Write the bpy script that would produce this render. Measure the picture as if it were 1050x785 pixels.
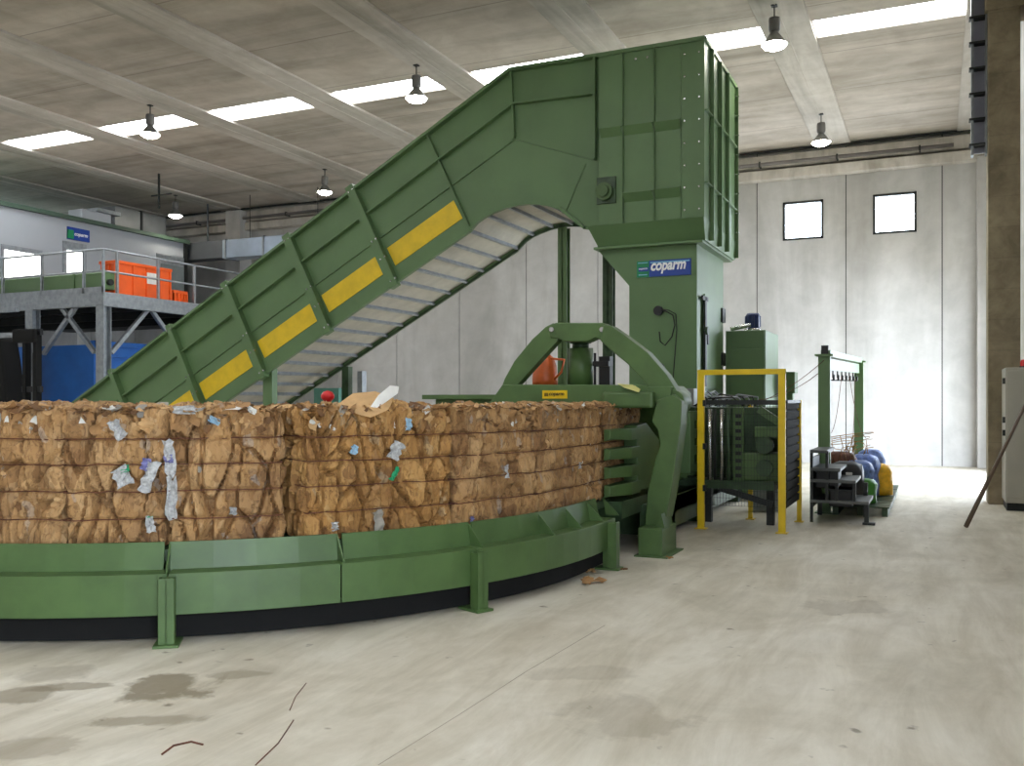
import bpy, bmesh, math, random
from mathutils import Vector, Matrix, noise
C = bpy.context.scene.collection
for o in list(bpy.data.objects): bpy.data.objects.remove(o)
random.seed(7)
# ------------------------------------------------------------------ camera, world, light
FPX, U0, V0, H = 950.0, 525.0, 410.0, 1.7
YAW = math.radians(24.6); SN, CS = math.sin(YAW), math.cos(YAW)
cam = bpy.data.cameras.new('camera'); cam.sensor_width = 36; cam.lens = FPX/1050*36
cam.shift_y = 17.5/1050; cam.clip_start = .05; cam.clip_end = 300
camo = bpy.data.objects.new('camera', cam); C.objects.link(camo)
camo.location = (0, 0, H); camo.rotation_euler = (math.pi/2, 0, YAW)
bpy.context.scene.camera = camo
VS = bpy.context.scene.view_settings
VS.view_transform = 'Standard'; VS.look = 'None'; VS.gamma = 1; VS.use_curve_mapping = False; VS.exposure = 0.58
world = bpy.data.worlds.new('world'); bpy.context.scene.world = world; world.use_nodes = True
wb = world.node_tree.nodes['Background']; wb.inputs[0].default_value = (.78, .88, 1, 1); wb.inputs[1].default_value = 11.0
SKY_E = 9.5          # brightness of the opal skylight panels
LAMP_E = 45.0        # high bay lamp glass
def portal(name, loc, rot, sx, sy):
    l = bpy.data.lights.new(name, 'AREA'); l.shape = 'RECTANGLE'; l.size = sx; l.size_y = sy
    l.cycles.is_portal = True
    o = bpy.data.objects.new(name, l); C.objects.link(o); o.location = loc; o.rotation_euler = rot
XR = 1.35            # right wall plane
YF = 26.25           # far wall plane
ZC = 8.55            # ceiling slab underside
DOOR_AND_FILL = [(18.9, 24.6, 4.6), (-3.2, 1.0, 4.4)]  # second opening is unseen, added beside the camera for front light
for y0, y1, h in DOOR_AND_FILL:
    portal('opening_portal', (XR+.2, (y0+y1)/2, h/2), (0, math.pi/2, 0), h, y1-y0)

# ------------------------------------------------------------------ pixel helpers: a ray of the photograph cut with a plane of the place
def lat(u): return (u-U0)/FPX
def pt(u, v, d):
    l = lat(u); return Vector((d*(-SN+l*CS), d*(CS+l*SN), H-(v-V0)/FPX*d))
def on_Y(u, v, Y): return pt(u, v, Y/(CS+lat(u)*SN))
def on_X(u, v, X): return pt(u, v, X/(-SN+lat(u)*CS))
def on_Z(u, v, Z): return pt(u, v, (H-Z)*FPX/(v-V0))
def XofY(u, Y): return Y*(-SN+lat(u)*CS)/(CS+lat(u)*SN)

# ------------------------------------------------------------------ materials
def s2l(c): return tuple(((x/255)/12.92 if x/255 <= .04045 else ((x/255+.055)/1.055)**2.4) for x in c)+(1,)
class NT:
    def __init__(s, name):
        s.m = bpy.data.materials.new(name); s.m.use_nodes = True; s.t = s.m.node_tree
        s.b = s.t.nodes['Principled BSDF']
    def n(s, typ, **k):
        x = s.t.nodes.new(typ)
        for a, v in k.items():
            if a in x.inputs.keys() if hasattr(x.inputs, 'keys') else False: x.inputs[a].default_value = v
            else: setattr(x, a, v)
        return x
    def l(s, a, b): s.t.links.new(a, b)
def mixcol(N, fac, a, b, mode='MIX'):
    m = N.n('ShaderNodeMix', data_type='RGBA', blend_type=mode)
    for sock, v in ((m.inputs[0], fac), (m.inputs[6], a), (m.inputs[7], b)):
        if hasattr(v, 'is_linked') or hasattr(v, 'links'): N.l(v, sock)
        else: sock.default_value = v
    return m.outputs[2]
def tex(N, scale, detail=4, rough=.6, dist=0, vec=None, sc3=None):
    if vec is None:
        tc = N.n('ShaderNodeTexCoord'); vec = tc.outputs['Object']
    if sc3:
        mp = N.n('ShaderNodeMapping'); mp.inputs['Scale'].default_value = sc3; N.l(vec, mp.inputs[0]); vec = mp.outputs[0]
    t = N.n('ShaderNodeTexNoise'); t.inputs['Scale'].default_value = scale; t.inputs['Detail'].default_value = detail
    t.inputs['Roughness'].default_value = rough; t.inputs['Distortion'].default_value = dist
    N.l(vec, t.inputs['Vector']); return t.outputs[0]
def ramp(N, fac, stops):
    r = N.n('ShaderNodeValToRGB'); e = r.color_ramp.elements
    while len(e) < len(stops): e.new(.5)
    for q, (p, c) in zip(e, stops): q.position = p; q.color = c if len(c) == 4 else s2l(c)
    N.l(fac, r.inputs[0]); return r.outputs[0]
def bump(N, h, st, dist=.01):
    b = N.n('ShaderNodeBump'); b.inputs['Strength'].default_value = st; b.inputs['Distance'].default_value = dist
    N.l(h, b.inputs['Height']); N.l(b.outputs[0], N.b.inputs['Normal'])
def paint(name, c, rough=.45, metal=0, var=.12, sc=1.5, bmp=.0):
    N = NT(name); a = s2l(c); d = tuple(x*(1-var) for x in a[:3])+(1,); e = tuple(min(1, x*(1+var)) for x in a[:3])+(1,)
    N.l(ramp(N, tex(N, sc, 6), [(.35, d), (.65, e)]), N.b.inputs['Base Color'])
    N.b.inputs['Roughness'].default_value = rough; N.b.inputs['Metallic'].default_value = metal
    if bmp: bump(N, tex(N, 40, 3), bmp, .005)
    return N.m
def emit(name, c, st):
    N = NT(name); N.b.inputs['Base Color'].default_value = c+(1,); N.b.inputs['Emission Color'].default_value = c+(1,)
    N.b.inputs['Emission Strength'].default_value = st; return N.m
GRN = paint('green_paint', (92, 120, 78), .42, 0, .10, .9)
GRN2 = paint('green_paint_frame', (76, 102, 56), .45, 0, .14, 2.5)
GRND = paint('green_paint_dark', (54, 76, 48), .4, 0, .3, 6)  # darker, more mottled green
YEL = paint('yellow_paint', (222, 188, 24), .4, 0, .08, 5)
STL = paint('galvanised_steel', (150, 155, 160), .45, .55, .15, 8)
STLD = paint('dark_steel', (45, 47, 46), .5, .4, .25, 6)
BLK = paint('black_plastic', (22, 22, 24), .5, 0, .3, 5)
RUB = paint('black_hose', (16, 16, 16), .5)
CHR = paint('bright_steel', (200, 200, 198), .25, .9, .05, 6)
ORG = paint('orange_plastic', (240, 96, 30), .45, 0, .06, 3)
ORGT = paint('orange_enamel', (196, 92, 38), .45, 0, .15, 6)
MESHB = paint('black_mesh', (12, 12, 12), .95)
BLU = paint('blue_sheet', (22, 92, 172), .5, 0, .10, 2)
BLUM = paint('blue_motor', (22, 40, 92), .4, 0, .1, 5)
WHT = paint('white_paper', (232, 230, 224), .7, 0, .05, 9)
CRM = paint('belt_cream', (176, 170, 156), .6, 0, .10, 3)
OFF = paint('office_panel', (168, 172, 178), .6, 0, .04, .5)
RED = paint('red_plastic', (200, 22, 26), .45)
BRS = paint('brass_wire', (150, 110, 60), .4, .7)
GRYP = paint('grey_cabinet_paint', (176, 172, 160), .5, 0, .05, 2)
LBLU = paint('blue_bag', (100, 124, 186), .5, 0, .6, 9)
GBAG = paint('green_bag', (60, 130, 40), .5, 0, .2, 12)
YBAG = paint('yellow_bag', (232, 176, 30), .5, 0, .15, 12)
BRN = paint('rust_brown', (92, 50, 30), .7, 0, .3, 12)
DUCT = paint('duct_sheet', (172, 184, 200), .35, .7, .1, 2)
TEAL = paint('teal_sheet', (96, 150, 136), .5)
SIGB = paint('sign_blue', (24, 62, 150), .4, 0, .02); SIGG = paint('sign_green', (22, 130, 84), .4, 0, .02)
SIGL = paint('sign_pale', (130, 190, 220), .5, 0, .02)
SIGW = paint('sign_white', (245, 245, 245), .5, 0, .01); INK = paint('sign_black', (25, 20, 10), .6)
SKYP = emit('opal_skylight', (.93, .97, 1), SKY_E)
LAMPG = emit('lamp_glass', (1, .93, .78), LAMP_E)
LITW = emit('lit_office_window', (1, 1, .95), 3.0)

def concrete(name, c1, c2, scale, joints=None, board=None, bmp=.25):
    N = NT(name); tc = N.n('ShaderNodeTexCoord').outputs['Object']
    a = tex(N, scale, 8, .65, .4, tc); col = ramp(N, a, [(.3, c1), (.7, c2)])
    st = ramp(N, tex(N, scale*.22, 5, .6, .8, tc, board or (1, 1, 1)), [(.3, (188, 186, 180)), (.6, (255, 255, 255))])
    col = mixcol(N, .8, col, st, 'MULTIPLY')
    if joints:
        sep = N.n('ShaderNodeSeparateXYZ'); N.l(tc, sep.inputs[0])
        for ax, per, w, dark in joints:
            d = N.n('ShaderNodeMath', operation='DIVIDE'); N.l(sep.outputs[ax], d.inputs[0]); d.inputs[1].default_value = per
            f = N.n('ShaderNodeMath', operation='FRACT'); N.l(d.outputs[0], f.inputs[0])
            g = N.n('ShaderNodeMath', operation='LESS_THAN'); N.l(f.outputs[0], g.inputs[0]); g.inputs[1].default_value = w/per
            mm = N.n('ShaderNodeMath', operation='MULTIPLY'); N.l(g.outputs[0], mm.inputs[0]); mm.inputs[1].default_value = dark
            col = mixcol(N, mm.outputs[0], col, s2l((70, 64, 58)))
    N.l(col, N.b.inputs['Base Color']); N.b.inputs['Roughness'].default_value = .8
    bump(N, a, bmp, .01); return N.m
M_CEIL = concrete('ceiling_concrete', (178, 167, 154), (206, 197, 186), 1.3, [(1, 2.4, .035, .35)], (.25, 2.5, 1))
M_BAND = concrete('ceiling_rib_concrete', (190, 182, 172), (208, 202, 194), 2.2, None, (3, .3, 1))
M_WALL = concrete('wall_concrete', (188, 186, 184), (206, 204, 202), 1.6, None, (1, 1, .3), .1)
M_COL = concrete('column_concrete', (140, 126, 104), (168, 154, 128), 4, [(2, .5, .02, .12)], (1, 1, 1.5))
def floor_mat():
    N = NT('floor_concrete'); tc = N.n('ShaderNodeTexCoord').outputs['Object']
    base = ramp(N, tex(N, .9, 9, .62, .6, tc), [(.28, (194, 187, 170)), (.5, (213, 206, 190)), (.72, (226, 221, 209))])
    streak = ramp(N, tex(N, 1.3, 7, .7, .5, tc, (2.2, .45, 1)), [(.36, (206, 200, 188)), (.62, (255, 255, 255))])
    col = mixcol(N, .65, base, streak, 'MULTIPLY')
    spots = ramp(N, tex(N, 6, 3, .5, .2, tc), [(.69, (255, 255, 255)), (.76, (140, 132, 118))])
    col = mixcol(N, .8, col, spots, 'MULTIPLY')
    # oil stains, each with its own place on the floor
    wob = tex(N, 2.6, 5, .6, .3, tc)
    for (x, y, rx, ry, rot, dk) in STAINS:
        mp = N.n('ShaderNodeMapping', vector_type='TEXTURE'); mp.inputs['Location'].default_value = (x, y, 0)
        mp.inputs['Rotation'].default_value = (0, 0, rot); mp.inputs['Scale'].default_value = (rx, ry, 1); N.l(tc, mp.inputs[0])
        ln = N.n('ShaderNodeVectorMath', operation='LENGTH'); N.l(mp.outputs[0], ln.inputs[0])
        ad = N.n('ShaderNodeMath', operation='MULTIPLY_ADD'); N.l(wob, ad.inputs[0]); ad.inputs[1].default_value = 2.6; N.l(ln.outputs['Value'], ad.inputs[2])
        f = ramp(N, ad.outputs[0], [(0, (0, 0, 0)), (1, (0, 0, 0))])
        r = f.node.color_ramp; r.elements[0].position = 0; r.elements[0].color = (0, 0, 0, 1); r.elements[1].position = 1
        sb = N.n('ShaderNodeMapRange'); N.l(ad.outputs[0], sb.inputs[0]); sb.inputs[1].default_value = 1.95; sb.inputs[2].default_value = 2.25
        sb.inputs[3].default_value = dk; sb.inputs[4].default_value = 0
        N.t.nodes.remove(r.id_data.nodes[f.node.name]) if False else None
        col = mixcol(N, sb.outputs[0], col, s2l((112, 98, 74)))
    N.l(col, N.b.inputs['Base Color'])
    rr = N.n('ShaderNodeMapRange'); N.l(tex(N, 1.1, 6, .6, .3, tc), rr.inputs[0]); rr.inputs[3].default_value = .42; rr.inputs[4].default_value = .7
    N.l(rr.outputs[0], N.b.inputs['Roughness']); bump(N, tex(N, 14, 5, .6, 0, tc), .12, .01); return N.m
STAINS = []
for (u, v, ru, rv, rot, dk) in [(175, 702, 60, 16, .25, .75), (150, 738, 55, 7, .5, .5), (80, 704, 45, 4, .3, .5), (25, 712, 30, 9, .6, .55), (240, 692, 50, 5, .4, .4),
                                (50, 690, 40, 9, .7, .3), (870, 622, 50, 10, .2, .3), (640, 735, 70, 26, .6, .28), (30, 765, 60, 12, .3, .35), (590, 690, 60, 9, .3, .2)]:
    c = on_Z(u, v, 0); e = on_Z(u+ru, v, 0); g = on_Z(u, v+rv, 0)
    STAINS.append((c.x, c.y, (e-c).length, (g-c).length, YAW+rot*.4, dk))
M_FLOOR = floor_mat()

# ------------------------------------------------------------------ mesh builder
class MB:
    def __init__(s): s.v = []; s.f = []; s.mi = []; s.sm = []
    def add(s, vs, fs, mi=0, smooth=False):
        k = len(s.v); s.v += [tuple(v) for v in vs]; s.f += [tuple(k+i for i in f) for f in fs]
        s.mi += [mi]*len(fs); s.sm += [smooth]*len(fs); return s
    def box(s, x0, x1, y0, y1, z0, z1, mi=0, M=None):
        vs = [Vector((x, y, z)) for z in (z0, z1) for y in (y0, y1) for x in (x0, x1)]
        if M is not None: vs = [M @ v for v in vs]
        return s.add(vs, [(0, 2, 3, 1), (4, 5, 7, 6), (0, 1, 5, 4), (2, 6, 7, 3), (0, 4, 6, 2), (1, 3, 7, 5)], mi)
    def prism(s, poly, axis, a, b, mi=0):
        def mk(p, t): return {'y': (p[0], t, p[1]), 'x': (t, p[0], p[1]), 'z': (p[0], p[1], t)}[axis]
        n = len(poly); vs = [mk(p, a) for p in poly]+[mk(p, b) for p in poly]
        fs = [tuple(range(n)), tuple(range(2*n-1, n-1, -1))]+[(i, i+n, (i+1) % n+n, (i+1) % n) for i in range(n)]
        return s.add(vs, fs, mi)
    def bar(s, p, q, w, h, up=Vector((0, 0, 1)), mi=0):
        p, q = Vector(p), Vector(q); d = (q-p).normalized(); up = Vector(up)
        if abs(d.dot(up)) > .99: up = Vector((0, 1, 0))
        x = d.cross(up).normalized(); z = x.cross(d)
        vs = [c+x*a*w/2+z*b*h/2 for c in (p, q) for a, b in ((-1, -1), (1, -1), (1, 1), (-1, 1))]
        return s.add(vs, [(3, 2, 1, 0), (4, 5, 6, 7)]+[(i, (i+1) % 4, (i+1) % 4+4, i+4) for i in range(4)], mi)
    def tube(s, ps, r, n=8, mi=0):
        ps = [Vector(p) for p in ps]; rs = r if isinstance(r, (list, tuple)) else [r]*len(ps); vs = []; fs = []
        ref = None
        for i, p in enumerate(ps):
            d = (ps[min(i+1, len(ps)-1)]-ps[max(i-1, 0)]).normalized()
            if ref is None: ref = Vector((0, 0, 1)) if abs(d.z) < .9 else Vector((1, 0, 0))
            x = d.cross(ref).normalized(); y = x.cross(d); ref = y
            vs += [p+(x*math.cos(2*math.pi*k/n)+y*math.sin(2*math.pi*k/n))*rs[i] for k in range(n)]
        for i in range(len(ps)-1):
            fs += [(i*n+k, i*n+(k+1) % n, (i+1)*n+(k+1) % n, (i+1)*n+k) for k in range(n)]
        s.add(vs, fs, mi, True); k0 = len(s.v)-len(vs); m = len(ps)-1
        s.f += [tuple(k0+k for k in range(n))[::-1], tuple(k0+m*n+k for k in range(n))]; s.mi += [mi]*2; s.sm += [False]*2; return s
    def lathe(s, c, prof, n=20, mi=0):
        c = Vector(c); return s.tube([c+Vector((0, 0, z)) for r, z in prof], [r for r, z in prof], n, mi) if False else s._l(c, prof, n, mi)
    def _l(s, c, prof, n, mi):
        vs = [c+Vector((r*math.cos(2*math.pi*k/n), r*math.sin(2*math.pi*k/n), z)) for r, z in prof for k in range(n)]
        fs = [(i*n+k, i*n+(k+1) % n, (i+1)*n+(k+1) % n, (i+1)*n+k) for i in range(len(prof)-1) for k in range(n)]
        return s.add(vs, fs, mi, True)
    def build(s, name, mat, parent=None, bevel=0, label=None, kind=None):
        off = Vector(parent['_o']) if parent is not None and '_o' in parent.keys() else Vector((0, 0, 0))
        me = bpy.data.meshes.new(name); me.from_pydata([Vector(v)-off for v in s.v], [], s.f)
        for m in (mat if isinstance(mat, list) else [mat]): me.materials.append(m)
        me.polygons.foreach_set('material_index', s.mi); me.polygons.foreach_set('use_smooth', s.sm); me.update()
        bm = bmesh.new(); bm.from_mesh(me); bmesh.ops.recalc_face_normals(bm, faces=bm.faces); bm.to_mesh(me); bm.free()
        o = bpy.data.objects.new(name, me); C.objects.link(o)
        if parent is not None:
            o.parent = parent
            o['_o'] = tuple(off)
        if bevel:
            b = o.modifiers.new('bevel', 'BEVEL'); b.width = bevel; b.segments = 2; b.limit_method = 'ANGLE'
        if label: o['label'] = label
        if kind: o['kind'] = kind
        return o
def thing(name, label, cat, loc=(0, 0, 0), group=None):
    o = bpy.data.objects.new(name, None); C.objects.link(o); o.location = loc; o['_o'] = tuple(loc)
    o['label'] = label; o['category'] = cat
    if group: o['group'] = group
    return o
def tag(o, label, cat, group=None, kind=None):
    o['label'] = label; o['category'] = cat
    if group: o['group'] = group
    if kind: o['kind'] = kind
    return o
def struct(mb, name, mat, bevel=0): return mb.build(name, mat, None, bevel, None, 'structure')
def text(name, s, w, origin, facing, mat, parent, shear=.0, bold=.0, h=None):
    cu = bpy.data.curves.new('t', 'FONT'); cu.body = s; cu.size = 1; cu.shear = shear; cu.offset = bold; cu.extrude = .01
    o = bpy.data.objects.new('t', cu); C.objects.link(o); dg = bpy.context.evaluated_depsgraph_get()
    me = bpy.data.meshes.new_from_object(o.evaluated_get(dg)); bpy.data.objects.remove(o)
    xs = [v.co.x for v in me.vertices]; ys = [v.co.y for v in me.vertices]
    sx = w/(max(xs)-min(xs)); sy = (h/(max(ys)-min(ys))) if h else sx
    mb = MB(); vs = []
    for v in me.vertices:
        a, b, c = (v.co.x-min(xs))*sx, (v.co.y-min(ys))*sy, v.co.z*.3
        vs.append(Vector(origin)+(Vector((a, -c, b)) if facing == '-y' else Vector((c, a, b))))
    mb.add(vs, [tuple(p.vertices) for p in me.polygons]); return mb.build(name, mat, parent)

# ------------------------------------------------------------------ the hall
XL, YN = -31.0, -9.0
b = MB(); b.box(XL-.5, XR+9, YN-.5, YF+1.2, -.3, 0); struct(b, 'floor', M_FLOOR)
PITCH = 3.41; BX0 = -2.04     # left edge of the bay right of the first rib
bays = [(BX0-PITCH*k, BX0-PITCH*k+2.52) for k in range(9)]+[(BX0+PITCH, XR+.3)]
ROWS = [(17.25, 18.1), (6.0, 6.85), (-5.0, -4.15)]  # later rows are unseen, set in the ceiling to light the machine fronts
b = MB(); sky_id = 0
for x0, x1 in bays:
    sh = .038*(x0+2.04)+.25
    ys = [YN-.5]+[y+sh for r in sorted(ROWS) for y in r]+[YF+.5]
    for i in range(0, len(ys), 2): b.box(x0-.03, x1+.03, ys[i], ys[i+1], ZC, ZC+.25)
    for r in ROWS:      # side cheeks of the opening
        b.box(x0-.03, x0, r[0]+sh, r[1]+sh, ZC, ZC+.25); b.box(x1, x1+.03, r[0]+sh, r[1]+sh, ZC, ZC+.25)
struct(b, 'ceiling', M_CEIL)
b = MB()
for x0, x1 in bays: b.box(x0-.89, x0-.02, YN-.5, YF+.5, ZC-.05, ZC+.3); b.box(x0-.50, x0-.47, YN, YF, ZC-.06, ZC-.04)
struct(b, 'trim_1', M_BAND, .015)
n = 0
for r in ROWS:
    for x0, x1 in bays[:8]+bays[9:] if r is not ROWS[0] else bays[:8]:
        n += 1; q = MB(); sh = .038*(x0+2.04)+.25; q.box(x0, x1, r[0]+sh, r[1]+sh, ZC+.04, ZC+.08); struct(q, 'window_%d' % (n+3), SKYP)
# far wall: precast panels with window openings
WZ0, WZ1 = 6.07, 7.12; seams = [.14-2.335*k for k in range(15)]
wins = [(-1.52, -.46), (-3.83, -2.77), (-6.17, -5.11)]
b = MB(); edges = [XR+.3]+seams
for i in range(len(edges)-1):
    x1, x0 = edges[i]-.012, edges[i+1]+.012
    w = [q for q in wins if q[0] > x0 and q[1] < x1]
    if not w: b.box(x0, x1, YF, YF+.25, 0, ZC+.3)
    else:
        a, c = w[0]; b.box(x0, a, YF, YF+.25, 0, ZC+.3); b.box(c, x1, YF, YF+.25, 0, ZC+.3)
        b.box(a, c, YF, YF+.25, 0, WZ0); b.box(a, c, YF, YF+.25, WZ1, ZC+.3)
struct(b, 'wall_far', M_WALL)
b = MB()
for x in seams: b.box(x-.014, x+.014, YF+.03, YF+.2, 0, ZC+.2)
struct(b, 'trim_2', STLD)
for i, (a, c) in enumerate(wins):
    b = MB()
    for bx in ((a, c, WZ0, WZ0+.06), (a, c, WZ1-.06, WZ1), (a, a+.06, WZ0, WZ1), (c-.06, c, WZ0, WZ1)): b.box(bx[0], bx[1], YF-.02, YF+.1, bx[2], bx[3])
    struct(b, 'window_%d' % (i+1), STLD)
    portal('window_portal', ((a+c)/2, YF+.22, (WZ0+WZ1)/2), (-math.pi/2, 0, 0), c-a, WZ1-WZ0)
# eaves beam, pipes along the far wall
b = MB(); b.box(XL, XR, YF-.35, YF, 7.72, 7.98); b.box(XL, XR, YF-.25, YF, 8.05, 8.4); struct(b, 'trim_3', M_BAND, .02)
b = MB(); b.box(XL, XR, YF-.27, YF-.2, 8.47, 8.52); struct(b, 'trim_4', STLD)
p = thing('ceiling_pipe', 'dark pipe running under the ceiling along the far wall', 'pipe', (-5, YF-.45, 8.1))
b = MB(); b.tube([(XL+.2, YF-.43, 8.12), (.4, YF-.43, 8.12)], .05, 10); b.build('pipe', paint('pipe_paint', (110, 104, 100), .5), p)
b = MB()
for k in range(16): b.box(-.4-2*k, -.36-2*k, YF-.49, YF-.25, 8.05, 8.19)
b.build('pipe_clamp', STLD, p, kind='stuff')
# far wall pilasters
b = MB(); b.box(.93, XR, YF-.55, YF, 0, 7.75); struct(b, 'trim_5', M_WALL, .02)
for i, (u0, u1) in enumerate([(231, 246)]):
    xa, xb = XofY(u0, YF-.6), XofY(u1, YF-.6); b = MB(); b.box(xa, xb, YF-.6, YF, 0, 8.4); struct(b, 'trim_6', M_WALL, .02)
# left, near and right walls
b = MB(); b.box(XL-.4, XL, YN-.5, YF+.3, 0, ZC+.3); struct(b, 'wall_left', M_WALL)
b = MB(); b.box(XL-.4, XR+.3, YN-.5, YN, 0, ZC+.3); struct(b, 'wall_near', M_WALL)
b = MB(); ys = [YN-.5]+[y for d in sorted(DOOR_AND_FILL) for y in d[:2]]+[YF+.3]
for i in range(0, len(ys), 2): b.box(XR, XR+.3, ys[i], ys[i+1], 0, ZC+.3)
for y0, y1, h in DOOR_AND_FILL: b.box(XR, XR+.3, y0, y1, h, ZC+.3)
struct(b, 'wall_right', M_WALL)
b = MB(); cx0, cx1 = XofY(1013, 17.0), XofY(1046.5, 17.0); b.box(cx0, cx1, 17.0, 17.6, 0, ZC-.05)
b.box(cx0-.04, XR, 16.97, 17.7, 8.05, 8.4); struct(b, 'wall_pier', M_COL, .015)
# cable ladder on the pier's left
p = thing('cable_ladder', 'grey vertical cable ladder with rungs left of the brown concrete pillar top', 'cable ladder', (.6, 17.3, 5.6))
b = MB(); lx0, lx1 = XofY(995.5, 17.2), cx0
b.box(lx0, lx0+.04, 17.1, 17.3, 5.75, 8.5); b.box(lx1-.035, lx1-.005, 17.1, 17.3, 5.75, 8.5); b.build('side_rail', STL, p)
b = MB(); b.box(lx0+.04, lx1-.035, 17.24, 17.28, 5.8, 8.5); b.build('back_plate', paint('ladder_grey', (150, 152, 168), .5), p)
for k in range(7): q = MB(); z = 5.9+k*.42; q.box(lx0-.03, lx1-.035, 17.06, 17.24, z, z+.03); q.build('rung', STLD, p)
# switch cabinet, red beacon, leaning pole
p = thing('switch_cabinet', 'beige metal switch cabinet standing against the pillar at the right edge', 'cabinet', (1.15, 16.4, 0))
xa = XofY(1031, 16.1); b = MB(); b.box(xa, XR-.01, 16.1, 16.95, .12, 2.2); b.build('body', GRYP, p, .01)
b = MB(); b.box(xa+.02, XR-.02, 16.07, 16.1, .2, 2.15); b.build('door', GRYP, p, .006)
b = MB(); b.box(xa+.02, XR-.03, 16.15, 16.9, 0, .12); b.build('plinth', STLD, p)
for z in (1.95, 1.35, 1.15): b = MB(); b.box(xa-.035, xa, 16.14, 16.2, z, z+.09); b.build('hinge', STLD, p)
p = thing('warning_beacon', 'red beacon on top of the beige switch cabinet', 'beacon', (XR-.1, 16.5, 2.2))
b = MB(); b._l(Vector((XR-.1, 16.5, 2.2)), [(0, 0), (.07, 0), (.07, .03), (0.055, .03)], 16, 0); b.build('base', STLD, p)
b = MB(); b._l(Vector((XR-.1, 16.5, 2.2)), [(.055, .03), (.055, .1), (.04, .13), (0, .135)], 16, 0); b.build('dome', RED, p)
foot = on_Z(990.5, 541, 0); top = on_Y(1049, 419, 15.0)
top = Vector((XR-.03, 0, 0)); d0 = foot
P2 = on_Y(1046, 426, foot.y+1.2)
b = MB(); b.tube([foot+Vector((0, 0, .02)), P2+(P2-foot)*.18], [.03, .022], 10); o = b.build('leaning_pole', paint('pole_brown', (96, 78, 62), .5))
tag(o, 'long thin dark pole leaning towards the switch cabinet from the floor', 'pole')

# ------------------------------------------------------------------ high bay lamps
def lamp_proto():
    t = thing('high_bay_lamp', '', 'lamp')
    b = MB(); b.tube([(0, 0, .42), (0, 0, .72)], .012, 6); b.box(-.05, .05, -.05, .05, .66, .72); b.build('hook', STLD, t)
    b = MB(); b._l(Vector((0, 0, 0)), [(0, .46), (.09, .46), (.1, .42), (.1, .26), (.08, .22), (.0, .22)], 20, 0); b.build('ballast', paint('lamp_grey', (118, 116, 114), .5, .2), t)
    b = MB(); b._l(Vector((0, 0, 0)), [(.06, .24), (.07, .2), (.12, .14), (.2, .03), (.225, 0), (.215, 0), (.11, .13), (.06, .2)], 28, 0); b.build('reflector', paint('lamp_aluminium', (150, 150, 148), .35, .7), t)
    b = MB(); b._l(Vector((0, 0, 0)), [(0, -.085), (.1, -.075), (.18, -.04), (.215, .0), (0, .02)], 28, 0); b.build('lamp_glass', LAMPG, t)
    return t
def copy_tree(o, parent=None):
    c = o.copy(); C.objects.link(c)
    if parent is not None: c.parent = parent
    for ch in list(o.children): copy_tree(ch, c)
    return c
LAMPS = [(794, 46, 16.0, 'largest of the lit lamps, right of the tall green hopper top'), (842, 146, None, 'small lit lamp above the left square window'),
         (427, 101, None, 'lit lamp in front of the skylight above the sloping conveyor'), (154, 138, None, 'lit lamp in front of the second skylight from the left'),
         (333, 197, None, 'lit lamp low above the far pipes, left of the conveyor ribs'), (180, 221, None, 'lit lamp above the office roof and silver duct')]
lp = lamp_proto()
for i, (u, v, d, lb) in enumerate(LAMPS):
    o = lp if i == 0 else copy_tree(lp)
    o.location = on_Z(u, v, 7.82); o['label'] = lb.replace('lit lamp', 'lit high bay lamp').replace('lit lamps', 'lit high bay lamps'); o['group'] = 'high bay lamps under the ceiling'

# ------------------------------------------------------------------ curved roller track for the bales
CX, CY, RO = -7.65, 8.6, 4.65
def tp(a, r):   # a: parameter in metres of angle (radians*1) ; a>0 runs straight towards +Y
    if a > 0: return Vector((CX+r, CY+a, 0)), Vector((1, 0, 0))
    n = Vector((math.cos(a), math.sin(a), 0)); return Vector((CX, CY, 0))+n*r, n
def uof(p): q = p; d = -SN*q.x+CS*q.y; return U0+FPX*(CS*q.x+SN*q.y)/d
def aof(u, r):
    lo, hi = -1.75, 4.0
    for _ in range(50):
        m = (lo+hi)/2
        if uof(tp(m, r)[0]) < u: lo = m
        else: hi = m
    return (lo+hi)/2
def sweep(mb, prof, a0, a1, mi=0, step=.06):
    nstep = max(1, int(abs(a1-a0)/step)); A = [a0+(a1-a0)*i/nstep for i in range(nstep+1)]
    if a0 < 0 < a1: A = sorted(A+[0])
    n = len(prof); vs = []
    for a in A:
        for r, z in prof:
            p, _ = tp(a, r); vs.append(Vector((p.x, p.y, z)))
    fs = [(i*n+k, i*n+(k+1) % n, (i+1)*n+(k+1) % n, (i+1)*n+k) for i in range(len(A)-1) for k in range(n)]
    fs += [tuple(range(n))[::-1], tuple((len(A)-1)*n+k for k in range(n))]
    return mb.add(vs, fs, mi)
A_END = aof(631, RO); A0 = -2.15
A0 = -2.4
track = thing('bale_track', 'green curved bale track with low outer rail carrying the cardboard bales', 'conveyor track', (-4.8, 5.0, 0))
segs = [A0, aof(172, RO), aof(350, RO), aof(489, RO), A_END]
for i in range(4):
    b = MB(); g = .001
    sweep(b, [(RO, .20), (RO, .49), (RO-.19, .49), (RO-.19, .475), (RO-.015, .475), (RO-.015, .215), (RO-.1, .215), (RO-.1, .20)], segs[i]+g, segs[i+1]-g)
    k_ = MB(); sweep(k_, [(RO-.13, .015), (RO-.13, .47), (RO-.14, .47), (RO-.14, .015)], segs[i], segs[i+1]); k_.build('shade_plate', MESHB, track)  # added black plate standing in for the shade under the rail
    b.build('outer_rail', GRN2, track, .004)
ups = [A0, aof(171, RO-.2), aof(349, RO-.2), aof(483, RO-.2), A_END]
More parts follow.
